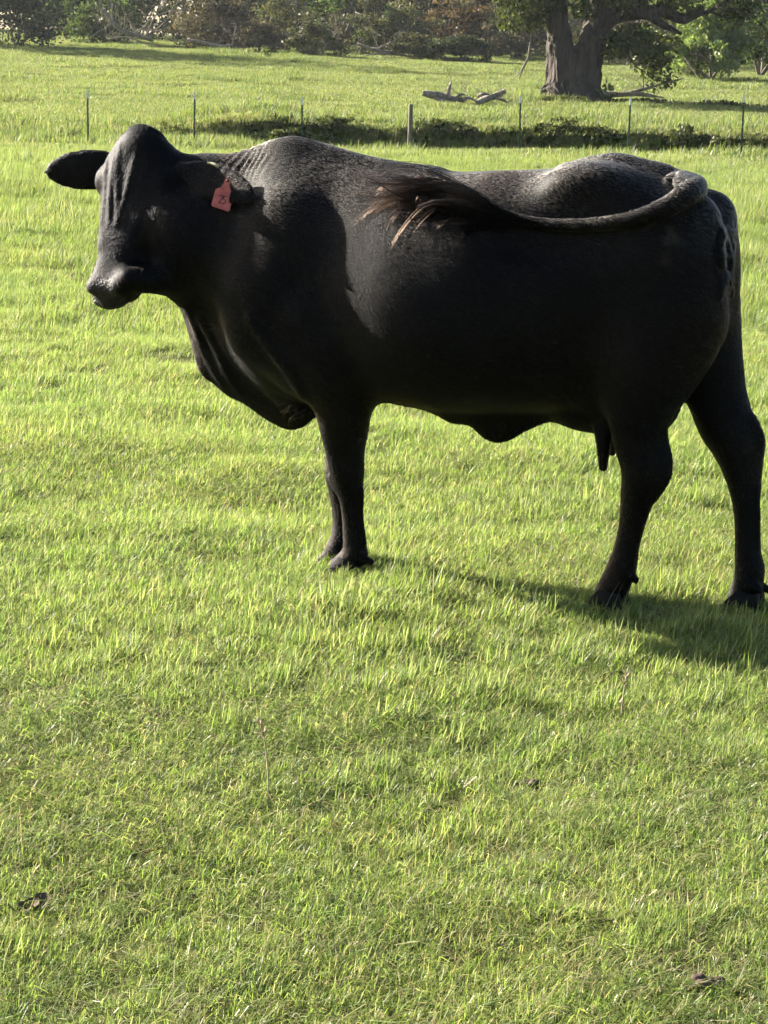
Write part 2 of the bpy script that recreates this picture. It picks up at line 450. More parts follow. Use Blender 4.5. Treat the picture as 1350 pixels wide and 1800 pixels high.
ok_ = (steep < .30) | (gyp < 40) | (gip > 33) | (RNG.random(len(gxp)) < .15)   # thinner turf on the steep ditch bank
gsp = np.where((steep > .30) & (gyp > 40) & (gip < 34), gsp*.55, gsp)
fh = on_ground(612, 1003); gsp = gsp*(1 - .62*np.exp(-((gxp-fh[0]+.02)/.17)**2 - ((gyp-fh[1]+.14)/.22)**2))
gxp, gyp, gip, gsp, gzp = [q[ok_] for q in (gxp, gyp, gip, gsp, gzp)]
# the field slopes gently: lean each tuft with the ground
e = 0.15
nxs = -(ground_z(gxp+e, gyp) - gzp)/e; nys = -(ground_z(gxp, gyp+e) - gzp)/e
grot = np.stack([-np.clip(nys, -0.5, 0.5), np.clip(nxs, -0.5, 0.5), RNG.normal(0.0, 0.55, len(gxp))], -1)
gme = bpy.data.meshes.new('meadow_grass')
gme.vertices.add(len(gxp)); gme.vertices.foreach_set('co', np.stack([gxp, gyp, gzp], -1).astype(np.float32).ravel())
for nm, ty, key, arr in (('pick', 'INT', 'value', gip.astype(np.int32)), ('size', 'FLOAT', 'value', gsp.astype(np.float32)), ('turn', 'FLOAT_VECTOR', 'vector', grot.astype(np.float32).ravel())):
    a_ = gme.attributes.new(nm, ty, 'POINT'); a_.data.foreach_set(key, arr)
gme.update()
grass = bpy.data.objects.new('meadow_grass', gme); COL.objects.link(grass)
ng = bpy.data.node_groups.new('grass_scatter', 'GeometryNodeTree')
ng.interface.new_socket('Geometry', in_out='INPUT', socket_type='NodeSocketGeometry')
ng.interface.new_socket('Geometry', in_out='OUTPUT', socket_type='NodeSocketGeometry')
gi = ng.nodes.new('NodeGroupInput'); go = ng.nodes.new('NodeGroupOutput')
ci = ng.nodes.new('GeometryNodeCollectionInfo'); ci.inputs['Collection'].default_value = gcol
ci.inputs['Separate Children'].default_value = True; ci.inputs['Reset Children'].default_value = True
iop = ng.nodes.new('GeometryNodeInstanceOnPoints'); iop.inputs['Pick Instance'].default_value = True
def named(nm, ty):
    nd = ng.nodes.new('GeometryNodeInputNamedAttribute'); nd.data_type = ty; nd.inputs['Name'].default_value = nm
    return nd.outputs[0]
e2r = ng.nodes.new('FunctionNodeEulerToRotation')
ng.links.new(named('turn', 'FLOAT_VECTOR'), e2r.inputs[0])
ng.links.new(gi.outputs[0], iop.inputs['Points']); ng.links.new(ci.outputs[0], iop.inputs['Instance'])
ng.links.new(named('pick', 'INT'), iop.inputs['Instance Index']); ng.links.new(named('size', 'FLOAT'), iop.inputs['Scale'])
ng.links.new(e2r.outputs[0], iop.inputs['Rotation']); ng.links.new(iop.outputs[0], go.inputs[0])
md = grass.modifiers.new('scatter', 'NODES'); md.node_group = ng
tag(grass, 'bright green pasture grass covering the whole field', 'grass', None, 'stuff')
# ---------------------------------------------------------------- implicit-surface modelling tools
def smin(a, b, k):
    h = np.clip(0.5 + 0.5*(b - a)/k, 0, 1)
    return b*(1-h) + a*h - k*h*(1-h)

class Field:
    """distance field on a grid; shapes melt together where they meet; net() returns one continuous skin"""
    def __init__(s, lo, hi, h):
        s.lo = np.array(lo, float); s.h = h
        s.n = np.ceil((np.array(hi) - s.lo)/h).astype(int) + 1
        s.D = np.full(s.n, 1.0, np.float32)
    def box(s, lo, hi):
        i0 = np.clip(np.floor((np.array(lo) - s.lo)/s.h).astype(int), 0, s.n-1); i1 = np.clip(np.ceil((np.array(hi) - s.lo)/s.h).astype(int)+1, 1, s.n)
        sl = tuple(slice(a, b) for a, b in zip(i0, i1))
        ax = [s.lo[k] + s.h*np.arange(i0[k], i1[k], dtype=np.float32) for k in range(3)]
        return sl, ax[0][:, None, None].astype(np.float32), ax[1][None, :, None].astype(np.float32), ax[2][None, None, :].astype(np.float32)
    def put(s, sl, d, k, cut=False):
        if cut: s.D[sl] = -smin(-s.D[sl], d, k)
        else: s.D[sl] = smin(s.D[sl], d, k)
    def chain(s, pts, rad, k=0.03, kin=0.02, sq=(1, 1, 1), cut=False):
        pts = np.asarray(pts, float); rad = np.asarray(rad, float); m = rad.max()*max(sq) + k + 0.04
        if len(pts) > 2:                                  # round the bends
            a = np.concatenate([[0], np.cumsum(np.linalg.norm(np.diff(pts, axis=0), axis=1) + 1e-6)])
            aa = np.unique(np.concatenate([a, np.linspace(0, a[-1], 3*len(pts))]))
            pts = np.stack([hermite(a, pts[:, i], aa) for i in range(3)], 1); rad = np.maximum(hermite(a, rad, aa), 0.001)
        sl, X, Y, Z = s.box(pts.min(0)-m, pts.max(0)+m)
        d = None
        for (a, b, r0, r1) in zip(pts[:-1], pts[1:], rad[:-1], rad[1:]):
            ab = (b-a)/sq; L = max(float(ab @ ab), 1e-9)
            x, y, z = (X-a[0])/sq[0], (Y-a[1])/sq[1], (Z-a[2])/sq[2]
            t = np.clip((x*ab[0] + y*ab[1] + z*ab[2])/L, 0, 1)
            q = np.sqrt((x-t*ab[0])**2 + (y-t*ab[1])**2 + (z-t*ab[2])**2) - (r0 + (r1-r0)*t)
            d = q if d is None else np.minimum(d, q)
        s.put(sl, d, k, cut)
    def ell(s, c, r, k=0.05, rot=None, cut=False):
        """ellipsoid; rot = 3x3 whose rows are its axes"""
        c = np.asarray(c, float); r = np.asarray(r, float); m = r.max() + k + 0.03
        sl, X, Y, Z = s.box(c-m, c+m)
        x, y, z = X-c[0], Y-c[1], Z-c[2]
        if rot is not None:
            x, y, z = [rot[i][0]*x + rot[i][1]*y + rot[i][2]*z for i in range(3)]
        k0 = np.sqrt((x/r[0])**2 + (y/r[1])**2 + (z/r[2])**2); k1 = np.sqrt((x/r[0]**2)**2 + (y/r[1]**2)**2 + (z/r[2]**2)**2)
        s.put(sl, k0*(k0-1)/np.maximum(k1, 1e-6), k, cut)
    def loft(s, us, top, bot, W, zw=0.5, n_up=2.0, n_dn=2.0, k=0.05, o=(0, 0, 0), ax=None, vc=None, trim=0.012):
        """rounded tube with changing section along its first axis; ax rows = axes (length, width, height)"""
        us = np.asarray(us, float); order = np.argsort(us); us = us[order]
        top, bot, W = [np.asarray(q, float)[order] for q in (top, bot, W)]
        zw = np.broadcast_to(np.asarray(zw, float), us.shape)[order] if np.ndim(zw) else np.full(us.shape, zw)
        vc = np.zeros_like(us) if vc is None else np.asarray(vc, float)[order]
        o = np.asarray(o, float)
        m = max(np.abs(us).max(), np.abs(top).max(), np.abs(bot).max()) + 0.1
        if ax is None:
            sl, X, Y, Z = s.box((us[0]-0.02, -W.max()-0.12, bot.min()-0.1), (us[-1]+0.02, W.max()+0.12, top.max()+0.1)); u, v, w = X, Y, Z
        else:
            sl, X, Y, Z = s.box(o-m, o+m)
            X, Y, Z = X-o[0], Y-o[1], Z-o[2]
            u, v, w = [ax[i][0]*X + ax[i][1]*Y + ax[i][2]*Z for i in range(3)]
        uu = np.clip(u, us[0], us[-1])
        tp, bt, ww, zz, cc = [hermite(us, q, uu).astype(np.float32) for q in (top, bot, W, zw, vc)]
        zc = bt + (tp-bt)*zz; dz = w - zc
        hh = np.maximum(np.where(dz > 0, tp-zc, zc-bt), 0.004); ww = np.maximum(ww, 0.004); nn = np.where(dz > 0, n_up, n_dn)
        y = np.abs(v-cc)
        q = ((y/ww)**nn + (np.abs(dz)/hh)**nn)**(1/nn)
        pr = np.sqrt(y*y + dz*dz)
        d = np.where(q > 1e-4, pr - pr/np.maximum(q, 1e-4), -np.minimum(hh, ww))
        d = np.maximum(d, np.abs(u-uu) - trim) if trim else d
        s.put(sl, d.astype(np.float32), k)
    def sample(s, p):
        g = (np.asarray(p, float) - s.lo)/s.h; i = np.clip(np.floor(g).astype(int), 0, s.n-2); f = g - i
        r = 0.0
        for a in (0, 1):
            for b in (0, 1):
                for c in (0, 1):
                    r += s.D[i[0]+a, i[1]+b, i[2]+c]*(f[0] if a else 1-f[0])*(f[1] if b else 1-f[1])*(f[2] if c else 1-f[2])
        return r
    def net(s, relax=2):
        D = s.D; ins = D < 0
        nx_, ny_, nz_ = D.shape
        cs = [(a, b, c) for a in (0, 1) for b in (0, 1) for c in (0, 1)]
        cnt = np.zeros((nx_-1, ny_-1, nz_-1), np.uint8)
        for a, b, c in cs: cnt += ins[a:nx_-1+a, b:ny_-1+b, c:nz_-1+c]
        act = (cnt > 0) & (cnt < 8)
        I = np.argwhere(act); vid = np.full(act.shape, -1, np.int32); vid[act] = np.arange(len(I))
        corner = np.stack([D[I[:, 0]+a, I[:, 1]+b, I[:, 2]+c] for a, b, c in cs], 1)
        pos = np.array(cs, float); acc = np.zeros((len(I), 3)); num = np.zeros(len(I))
        for p in range(8):
            for q in range(p+1, 8):
                if np.abs(pos[p]-pos[q]).sum() != 1: continue
                a, b = corner[:, p], corner[:, q]; cr = (a < 0) != (b < 0)
                t = np.where(cr, a/np.where(cr, a-b, 1), 0)[:, None]
                acc += np.where(cr[:, None], pos[p] + t*(pos[q]-pos[p]), 0); num += cr
        V = (I + acc/num[:, None])*s.h + s.lo
        Q = []
        for axis_ in range(3):
            e0 = ins; sl0 = [slice(None)]*3; sl1 = [slice(None)]*3; sl0[axis_] = slice(0, -1); sl1[axis_] = slice(1, None)
            a, b = ins[tuple(sl0)], ins[tuple(sl1)]
            E = np.argwhere(a != b); flip = a[tuple(E.T)]
            o1, o2 = [k_ for k_ in range(3) if k_ != axis_]
            ok = (E[:, o1] > 0) & (E[:, o2] > 0) & (E[:, o1] < D.shape[o1]-1) & (E[:, o2] < D.shape[o2]-1)
            E = E[ok]; flip = flip[ok]
            def v(d1, d2):
                G = E.copy(); G[:, o1] += d1; G[:, o2] += d2; return vid[G[:, 0], G[:, 1], G[:, 2]]
            quad = np.stack([v(-1, -1), v(0, -1), v(0, 0), v(-1, 0)], 1)
            rev = ~flip if axis_ != 1 else flip
            quad[rev] = quad[rev][:, ::-1]
            Q.append(quad)
        Q = np.concatenate(Q)
        for _ in range(relax):
            S = np.zeros_like(V); c = np.zeros(len(V))
            for a in range(4):
                b = (a+1) % 4
                np.add.at(S, Q[:, a], V[Q[:, b]]); np.add.at(c, Q[:, a], 1)
                np.add.at(S, Q[:, b], V[Q[:, a]]); np.add.at(c, Q[:, b], 1)
            V = V*0.5 + 0.5*S/c[:, None]
        return V, Q

# ---------------------------------------------------------------- the cow
COW_YAW = R(22.0)
_hoof = on_ground(606, 1003)
CA = np.array((-math.cos(COW_YAW), math.sin(COW_YAW), 0)); CN = np.array((-math.sin(COW_YAW), -math.cos(COW_YAW), 0))
COW_O = np.array((_hoof[0], _hoof[1], 0.0)) - CN*0.10          # ground point under the midline beside the front feet
COW_O[2] = gz(COW_O[0], COW_O[1])
def to_local(p):
    q = np.asarray(p) - COW_O
    return np.array((q @ CA, q @ CN, q[2]))
CAM_L = to_local(CAM_P)
def ray_l(px, py):
    d = pix_dir(px, py); return np.array((d @ CA, d @ CN, d[2]))
def cp(px, py, v=0.0):
    """point of the photo lifted to the lengthwise plane v metres towards the camera from the cow's midline"""
    d = ray_l(px, py); t = (v - CAM_L[1])/d[1]
    return CAM_L + d*t
PXM = 1.0/545.0          # metres for one photo pixel at the cow

VOX = 0.0075
B = Field((-1.42, -0.52, -0.03), (1.12, 0.62, 1.56), VOX)
# trunk: column in the photo, top, bottom, half width (m), height of greatest width
T = [(1264, 395, 500, 0.07, .5), (1254, 368, 540, 0.11, .55), (1238, 348, 580, 0.155, .58), (1210, 328, 650, 0.205, .62), (1172, 305, 700, 0.235, .62), (1120, 291, 725, 0.25, .6),
     (1080, 284, 735, 0.255, .58), (1040, 287, 724, 0.275, .52), (990, 295, 720, 0.308, .46), (940, 298, 722, 0.340, .42), (870, 300, 722, 0.366, .42), (800, 302, 720, 0.368, .42),
     (740, 298, 712, 0.352, .43), (680, 291, 703, 0.312, .44), (620, 279, 706, 0.275, .45), (560, 263, 715, 0.25, .47), (510, 254, 705, 0.22, .48), (470, 262, 680, 0.195, .46),
     (430, 273, 640, 0.155, .42), (390, 281, 590, 0.135, .45), (350, 282, 540, 0.115, .5), (315, 290, 505, 0.10, .5), (290, 310, 480, 0.07, .5)]
tu = [cp(x, (a+b)/2)[0] for x, a, b, w, z in T]
B.loft(tu, [cp(x, a)[2] for x, a, b, w, z in T], [cp(x, b)[2] for x, a, b, w, z in T], [w for *_, w, z in T], [z for *_, z in T], 1.85, 2.25, 0.02)
# dewlap hanging from throat to brisket, thin
DL = [(302, 440, 510, .03), (312, 440, 528, .035), (322, 440, 555, .035), (335, 440, 600, .04), (347, 450, 645, .05), (375, 470, 676, .06), (400, 500, 697, .07), (430, 520, 712, .075), (455, 540, 730, .075),
      (480, 560, 746, .07), (510, 580, 757, .07), (535, 600, 751, .06), (560, 620, 728, .05)]
B.loft([cp(x, b)[0] for x, a, b, w in DL], [cp(x, a)[2] for x, a, b, w in DL], [cp(x, b)[2] for x, a, b, w in DL], [w for *_, w in DL], .7, 1.6, 1.45, 0.06)
# brisket folds: soft ribs of skin in front of the leg
for i, (a, b) in enumerate([((470, 690), (520, 672)), ((478, 700), (530, 684)), ((484, 711), (536, 697)), ((495, 724), (540, 712)), ((508, 738), (545, 722))]):
    B.chain([cp(*a, .075), cp((a[0]+b[0])/2, (a[1]+b[1])/2-2, .092), cp(*b, .085)], [.006, .010, .006], .012)
# navel fold under the belly
NV = [(725, 690, 706, .03), (745, 690, 714, .035), (768, 690, 728, .04), (792, 690, 744, .045), (830, 690, 752, .045), (850, 690, 771, .045), (872, 690, 779, .045), (892, 690, 777, .045), (920, 690, 761, .045), (960, 690, 743, .04), (992, 690, 728, .035), (1010, 690, 720, .03)]
B.loft([cp(x, b)[0] for x, a, b, w in NV], [cp(x, a)[2] for x, a, b, w in NV], [cp(x, b)[2] for x, a, b, w in NV], [w for *_, w in NV], .75, 1.8, 1.6, 0.05)
# shoulder blade, point of shoulder, upper arm on both sides
for s in (1, -1):
    c = cp(535, 450); B.ell((c[0], s*0.165, c[2]), (.13, .075, .20), .12)
    c = cp(505, 540); B.ell((c[0], s*0.175, c[2]), (.13, .095, .17), .10)
    c = cp(590, 600); B.ell((c[0], s*0.19, c[2]), (.13, .07, .16), .08)
    c = cp(1172, 540); B.ell((c[0], s*0.115, c[2]), (.175, .095, .28), .10)            # thigh
    c = cp(1210, 470); B.ell((c[0], s*0.12, c[2]), (.115, .10, .20), .08)             # rump muscle
    h = cp(1055, 322); B.ell((h[0], s*0.152, h[2]), (.09, .055, .045), .14)          # hook bone
    h = cp(1246, 378); B.ell((h[0], s*0.10, h[2]), (.045, .045, .05), .07)           # pin bone
    h = cp(1005, 372); B.ell((h[0], s*0.36, h[2]), (.11, .05, .09), .16, cut=True)   # hollow before the hip
    h = cp(1090, 372); B.ell((h[0], s*0.365, h[2]), (.10, .045, .07), .16, cut=True)
# backbone ridge and muscle line of the neck
B.chain([cp(x, y+12) for x, y in ((440, 271), (480, 259), (510, 254), (560, 263), (620, 279), (690, 292), (760, 300))], [.02, .035, .04, .035, .03, .025, .02], .06)
B.chain([cp(x, y+10) for x, y in ((1000, 294), (1045, 286), (1085, 282), (1125, 290), (1165, 299))], [.02, .03, .032, .03, .03], .05)
B.chain([cp(x, y, v) for x, y, v in ((380, 460, .10), (430, 480, .13), (480, 510, .16))], [.07, .08, .08], .10)
# neck swings towards the camera to carry the turned head
B.chain([cp(405, 425, .04), cp(345, 415, .07), cp(312, 395, .09)], [.185, .17, .14], .07)
B.chain([cp(420, 320, 0), cp(365, 312, .03), cp(325, 305, .06)], [.07, .07, .06], .06)
B.chain([cp(300, 470, .06), cp(335, 480, .04), cp(380, 520, .0)], [.055, .08, .10], .07)
# udder
c = cp(1112, 698); B.ell(c, (.15, .12, .132), .05)
c = cp(1030, 728); B.ell(c, (.09, .08, .05), .06)
# legs: (column, row, lateral position, radius in photo pixels)
def leg(rows, k=.05, sq=(1, 1, 1), kin=.025):
    B.chain([cp(x, y, v) for x, y, v, r in rows], [r*PXM for *_, r in rows], k, kin, sq)
leg([(560, 560, .17, 60), (590, 640, .165, 62), (605, 705, .15, 49), (607, 750, .14, 40), (609, 795, .13, 31), (611, 832, .125, 29), (614, 856, .12, 24), (617, 890, .115, 18), (620, 930, .11, 17.5), (623, 958, .108, 20), (624, 973, .106, 23), (613, 987, .106, 22), (604, 998, .106, 25)], .06)
B.chain([cp(636, 862, .13), cp(636, 910, .125), cp(640, 955, .12)], [.009, .008, .010], .012)
B.chain([cp(575, 690, .18), cp(583, 760, .165), cp(592, 815, .15)], [.035, .024, .012], .04)
B.chain([cp(584, 838, .125), cp(590, 856, .125)], [.013, .010], .03)
B.chain([cp(640, 985, .12), cp(652, 988, .12)], [.014, .013], .012); B.chain([cp(634, 984, .07), cp(645, 986, .07)], [.014, .012], .012)
leg([(580, 600, -.15, 55), (600, 680, -.13, 50), (607, 750, -.10, 42), (604, 800, -.07, 33), (600, 835, -.05, 29), (601, 870, -.04, 22), (604, 920, -.03, 20), (602, 950, -.02, 23), (598, 966, -.02, 26), (588, 980, -.02, 23), (580, 992, -.02, 26)], .05)
leg([(1175, 560, .08, 95), (1140, 650, .13, 72), (1128, 705, .14, 56), (1124, 760, .14, 42), (1128, 800, .14, 37), (1131, 830, .14, 36), (1122, 868, .135, 29), (1112, 915, .13, 22), (1102, 960, .13, 20.5), (1095, 992, .13, 24), (1086, 1015, .13, 25), (1074, 1042, .13, 27)], .06)
B.chain([cp(1106, 640, .17), cp(1098, 720, .17), cp(1103, 790, .165)], [.05, .035, .016], .05)          # muscle and tendon down the gaskin
B.chain([cp(1143, 860, .155), cp(1133, 905, .148), cp(1118, 955, .145)], [.012, .0095, .010], .012)     # rear tendon of the cannon
B.chain([cp(1165, 770, .14), cp(1171, 810, .14), cp(1169, 835, .14), cp(1150, 870, .14)], [.012, .020, .020, .012], .03)
B.chain([cp(1110, 1012, .15), cp(1118, 1020, .15)], [.014, .012], .012)
leg([(1216, 560, -.12, 80), (1243, 640, -.11, 59), (1261, 700, -.10, 49), (1276, 745, -.09, 46), (1292, 785, -.08, 38), (1303, 830, -.075, 29), (1310, 880, -.07, 22), (1313, 930, -.07, 20), (1315, 975, -.07, 22), (1318, 1003, -.07, 25), (1314, 1028, -.07, 25), (1308, 1050, -.07, 27)], .03)
B.chain([cp(1330, 855, -.06), cp(1332, 910, -.06), cp(1331, 960, -.06)], [.011, .009, .010], .012)
B.chain([cp(1322, 738, -.08), cp(1334, 772, -.08), cp(1330, 810, -.08), cp(1325, 860, -.07)], [.014, .020, .018, .010], .03)
B.chain([cp(1322, 1030, -.03), cp(1334, 1036, -.03)], [.016, .015], .012); B.chain([cp(1338, 1030, -.10), cp(1348, 1036, -.10)], [.014, .013], .012)
# teats
B.chain([cp(1060, 755, .09), cp(1061, 790, .10), cp(1060, 822, .10)], [.028, .021, .014], .025)
for x, v in ((1130, .08), (1075, -.09), (1140, -.08)):
    B.chain([cp(x, 750, v), cp(x, 795, v)], [.024, .014], .025)

# head: own axes  (e1 poll to muzzle, e2 to its left = towards the camera, e3 out of the forehead)
HY, HP = R(61), R(66)
hw = np.array((-math.cos(HY), -math.sin(HY), 0)); l_w = np.array((math.sin(HY), -math.cos(HY), 0)); zw_ = np.array((0, 0, 1.0))
def wl_(d): return np.array((d @ CA, d @ CN, d[2]))
E1 = wl_(math.cos(HP)*hw - math.sin(HP)*zw_); E2 = wl_(l_w); E3 = wl_(math.sin(HP)*hw + math.cos(HP)*zw_)
HAX = np.array((E1, E2, E3)); HO = cp(245, 243, .10)
def hp(t, s, n): return HO + E1*t + E2*s + E3*n
HT = [(-.022, -.006, -.10, .060), (.0, .008, -.14, .092), (.04, .020, -.20, .120), (.09, .026, -.24, .131), (.14, .024, -.262, .132), (.20, .016, -.265, .120), (.27, .008, -.250, .104), (.34, .002, -.215, .088),
      (.40, -.004, -.174, .077), (.44, -.004, -.150, .076), (.475, -.002, -.130, .079), (.505, -.004, -.116, .079), (.525, -.014, -.104, .070), (.536, -.028, -.090, .052)]
B.loft([a for a, *_ in HT], [t for _, t, _, _ in HT], [b for _, _, b, _ in HT], [w for *_, w in HT], .55, 2.9, 2.4, .045, HO, HAX, trim=.003)
B.ell(hp(.01, 0, -.01), (.05, .055, .045), .06, HAX)                                   # poll knob
for s in (1, -1):
    B.ell(hp(.135, s*.120, -.035), (.045, .030, .036), .035, HAX)                      # brow over the eye
    B.ell(hp(.15, s*.085, -.16), (.11, .035, .075), .05, HAX)                          # jaw muscle
    B.ell(hp(.500, s*.050, -.028), (.026, .022, .024), .02, HAX)                       # nostril wing
    B.chain([hp(.13, s*.142, -.062), hp(.165, s*.136, -.060)], [.010, .009], .012, cut=True)   # eye slit
    B.chain([hp(.20, s*.085, -.03), hp(.27, s*.066, -.025), hp(.36, s*.052, -.025)], [.012, .012, .010], .03)
B.ell(hp(.528, -.006, -.062), (.034, .062, .030), .018, HAX)                           # front of the upper lip
B.ell(hp(.455, 0, -.132), (.060, .060, .030), .025, HAX)                                # chin
for s in (1, -1):
    B.chain([hp(.556, s*.026, -.046), hp(.542, s*.046, -.038), hp(.515, s*.074, -.042)], [.007, .012, .010], .007, cut=True)
    B.chain([hp(.41, s*.084, -.112), hp(.46, s*.086, -.100), hp(.520, s*.074, -.096), hp(.545, s*.03, -.094)], [.004, .007, .007, .007], .007, cut=True)  # mouth
B.chain([hp(.36, 0, -.155), hp(.28, 0, -.195), hp(.18, .02, -.235), hp(.10, .03, -.25)], [.022, .03, .035, .04], .05)   # skin under the jaw
B.chain([cp(226, 488, .30), cp(262, 492, .24), cp(300, 490, .16), cp(335, 500, .06)], [.030, .042, .055, .06], .06)      # throat skin running back from the chin
# folds of loose skin down the forehead
for s0, s1, w in ((-.075, -.030, .0070), (-.103, -.066, .0055), (-.050, -.004, .0042), (.034, -.004, .0045)):
    pts = []
    for t in np.linspace(.03, .30, 7):
        f = (t-.03)/.27; s = s0+(s1-s0)*f + .004*math.sin(22*t+s0*90)
        p = hp(t, s, .10)
        for _ in range(60):
            if B.sample(p) < 0.002: break
            p = p - E3*.004
        pts.append(p)
    B.chain(pts, np.array([.35, .8, 1, 1, .9, .7, .3])*w*1.1, .010)
# ears
def ear(base, tip, nrm, wid, thick=.013):
    base, tip, nrm = map(np.asarray, (base, tip, nrm)); L = np.linalg.norm(tip-base); a = (tip-base)/L
    nrm = nrm - a*(nrm @ a); nrm /= np.linalg.norm(nrm); b = np.cross(nrm, a)
    us = np.array([0, .08, .2, .4, .6, .78, .9, .97, 1.0])*L
    hb = np.array([.34, .58, .84, 1.0, .98, .80, .55, .32, .10])*wid/2
    th = np.array([.026, .021, .015, .012, .011, .010, .010, .009, .006])
    B.loft(us, hb, -hb*1.0, th, .5, 2.0, 2.0, .014, base, np.array((a, nrm, b)))
    return a, nrm, b, L
toCam = CAM_L/np.linalg.norm(CAM_L)
fb = hp(.07, -.085, -.085)
far_tip = cp(80, 302, 0); dcam = ray_l(80, 302)
dist = (fb + wl_(-l_w)*.25 - CAM_L) @ dcam - .03
far_tip = CAM_L + dcam*dist
ear(fb, far_tip, toCam + 0.25*E1, .135)
def surf(px, py, off=0.0, start=4.5):
    """point on the cow's skin met by the line of sight through a photo pixel, lifted off by 'off'"""
    d = ray_l(px, py); t = start
    for _ in range(900):
        p = CAM_L + d*t
        if np.all(p > B.lo) and np.all(p < B.lo + B.h*(B.n-2)):
            q = B.sample(p)
            if q < off: return p
            t += min(0.008, max(0.0015, (q-off)*0.6))
        else: t += 0.01
        if t > 9: break
    return cp(px, py, .2)

nb = surf(322, 298, .0); near_tip = surf(446, 346, .012)
EA = ear(nb, near_tip, toCam + wl_(CAM_R[:, 0])*.55 - np.array((0, 0, .25)), .125)

# tail: lifted at the root, bent over and swung forward along the flank
TL = [(1160, 332, 30), (1190, 322, 27)]
pts = [cp(1145, 338, 0), cp(1180, 325, 0), cp(1205, 326, .02)]; rad = [.055, .047, .040]
for x, y, r in ((1204, 345, 18.5), (1178, 361, 17), (1145, 375, 15), (1105, 386, 13), (1060, 393, 11.5), (1010, 396, 10.5), (960, 394, 9.5), (915, 386, 8.5), (875, 372, 7.5), (845, 358, 6)):
    pts.append(surf(x, y, r*PXM*0.85)); rad.append(r*PXM)
TAIL = pts
B.chain(pts, rad, .012, .02)
for i, (x, y, y2) in enumerate(((1176, 306, 328), (1184, 302, 330), (1193, 300, 332), (1202, 300, 334), (1211, 302, 334))):   # wrinkles at the tail root
    a_, b_ = surf(x, y+3, .0), surf(x-4, y2, .0)
    B.chain([a_, (a_+b_)/2+np.array((0, .006, .003)), b_], [.006, .011, .006], .007)
# wrinkled skin below the tail
for i in range(16):
    x0 = 1262 + 5.5*(i % 5); y0 = 395 + 20*(i//3) + 5*(i % 3)
    q = [surf(x0 + 4*math.sin(i*1.7+j), y0 + j*12, .0) for j in range(4)]
    B.chain(q, [.004, .009, .009, .004], .008)
for x, y0, y1, w in ((1268, 430, 522, .013), (1282, 430, 515, .012)):
    q = [surf(x, y, .0) for y in np.linspace(y0, y1, 5)]; B.chain(q, [.004, w, w, w*.9, .004], .012)
# long folds on the side of neck and dewlap, muscle line on the forearm
for P in (((330, 545), (352, 600), (375, 650), (392, 676)), ((352, 560), (380, 615), (405, 665), (425, 695)), ((440, 560), (478, 612), (510, 655), (533, 695))):
    q = [surf(x, y, .0) for x, y in P]; B.chain(q, [.004, .010, .010, .004], .035)

BV, BQ = B.net(2)
# fine standing folds where the neck meets the hump, raised on the finished skin
fc = surf(436, 284); dlt = BV - fc
fm = np.exp(-(dlt[:, 0]/.075)**2 - (dlt[:, 2]/.05)**2 - (dlt[:, 1]/.12)**2)
BV[:, 2] += fm * .0035 * np.sin(2*math.pi*(dlt[:, 0] + (.25 + .9*(dlt[:, 0]))*dlt[:, 2] + .007*np.sin(dlt[:, 0]*47+1) + .004*np.sin(dlt[:, 2]*60))/.025)*(.55 + .9*vnoise(dlt[:, 0], dlt[:, 2], .03, 3, 3))

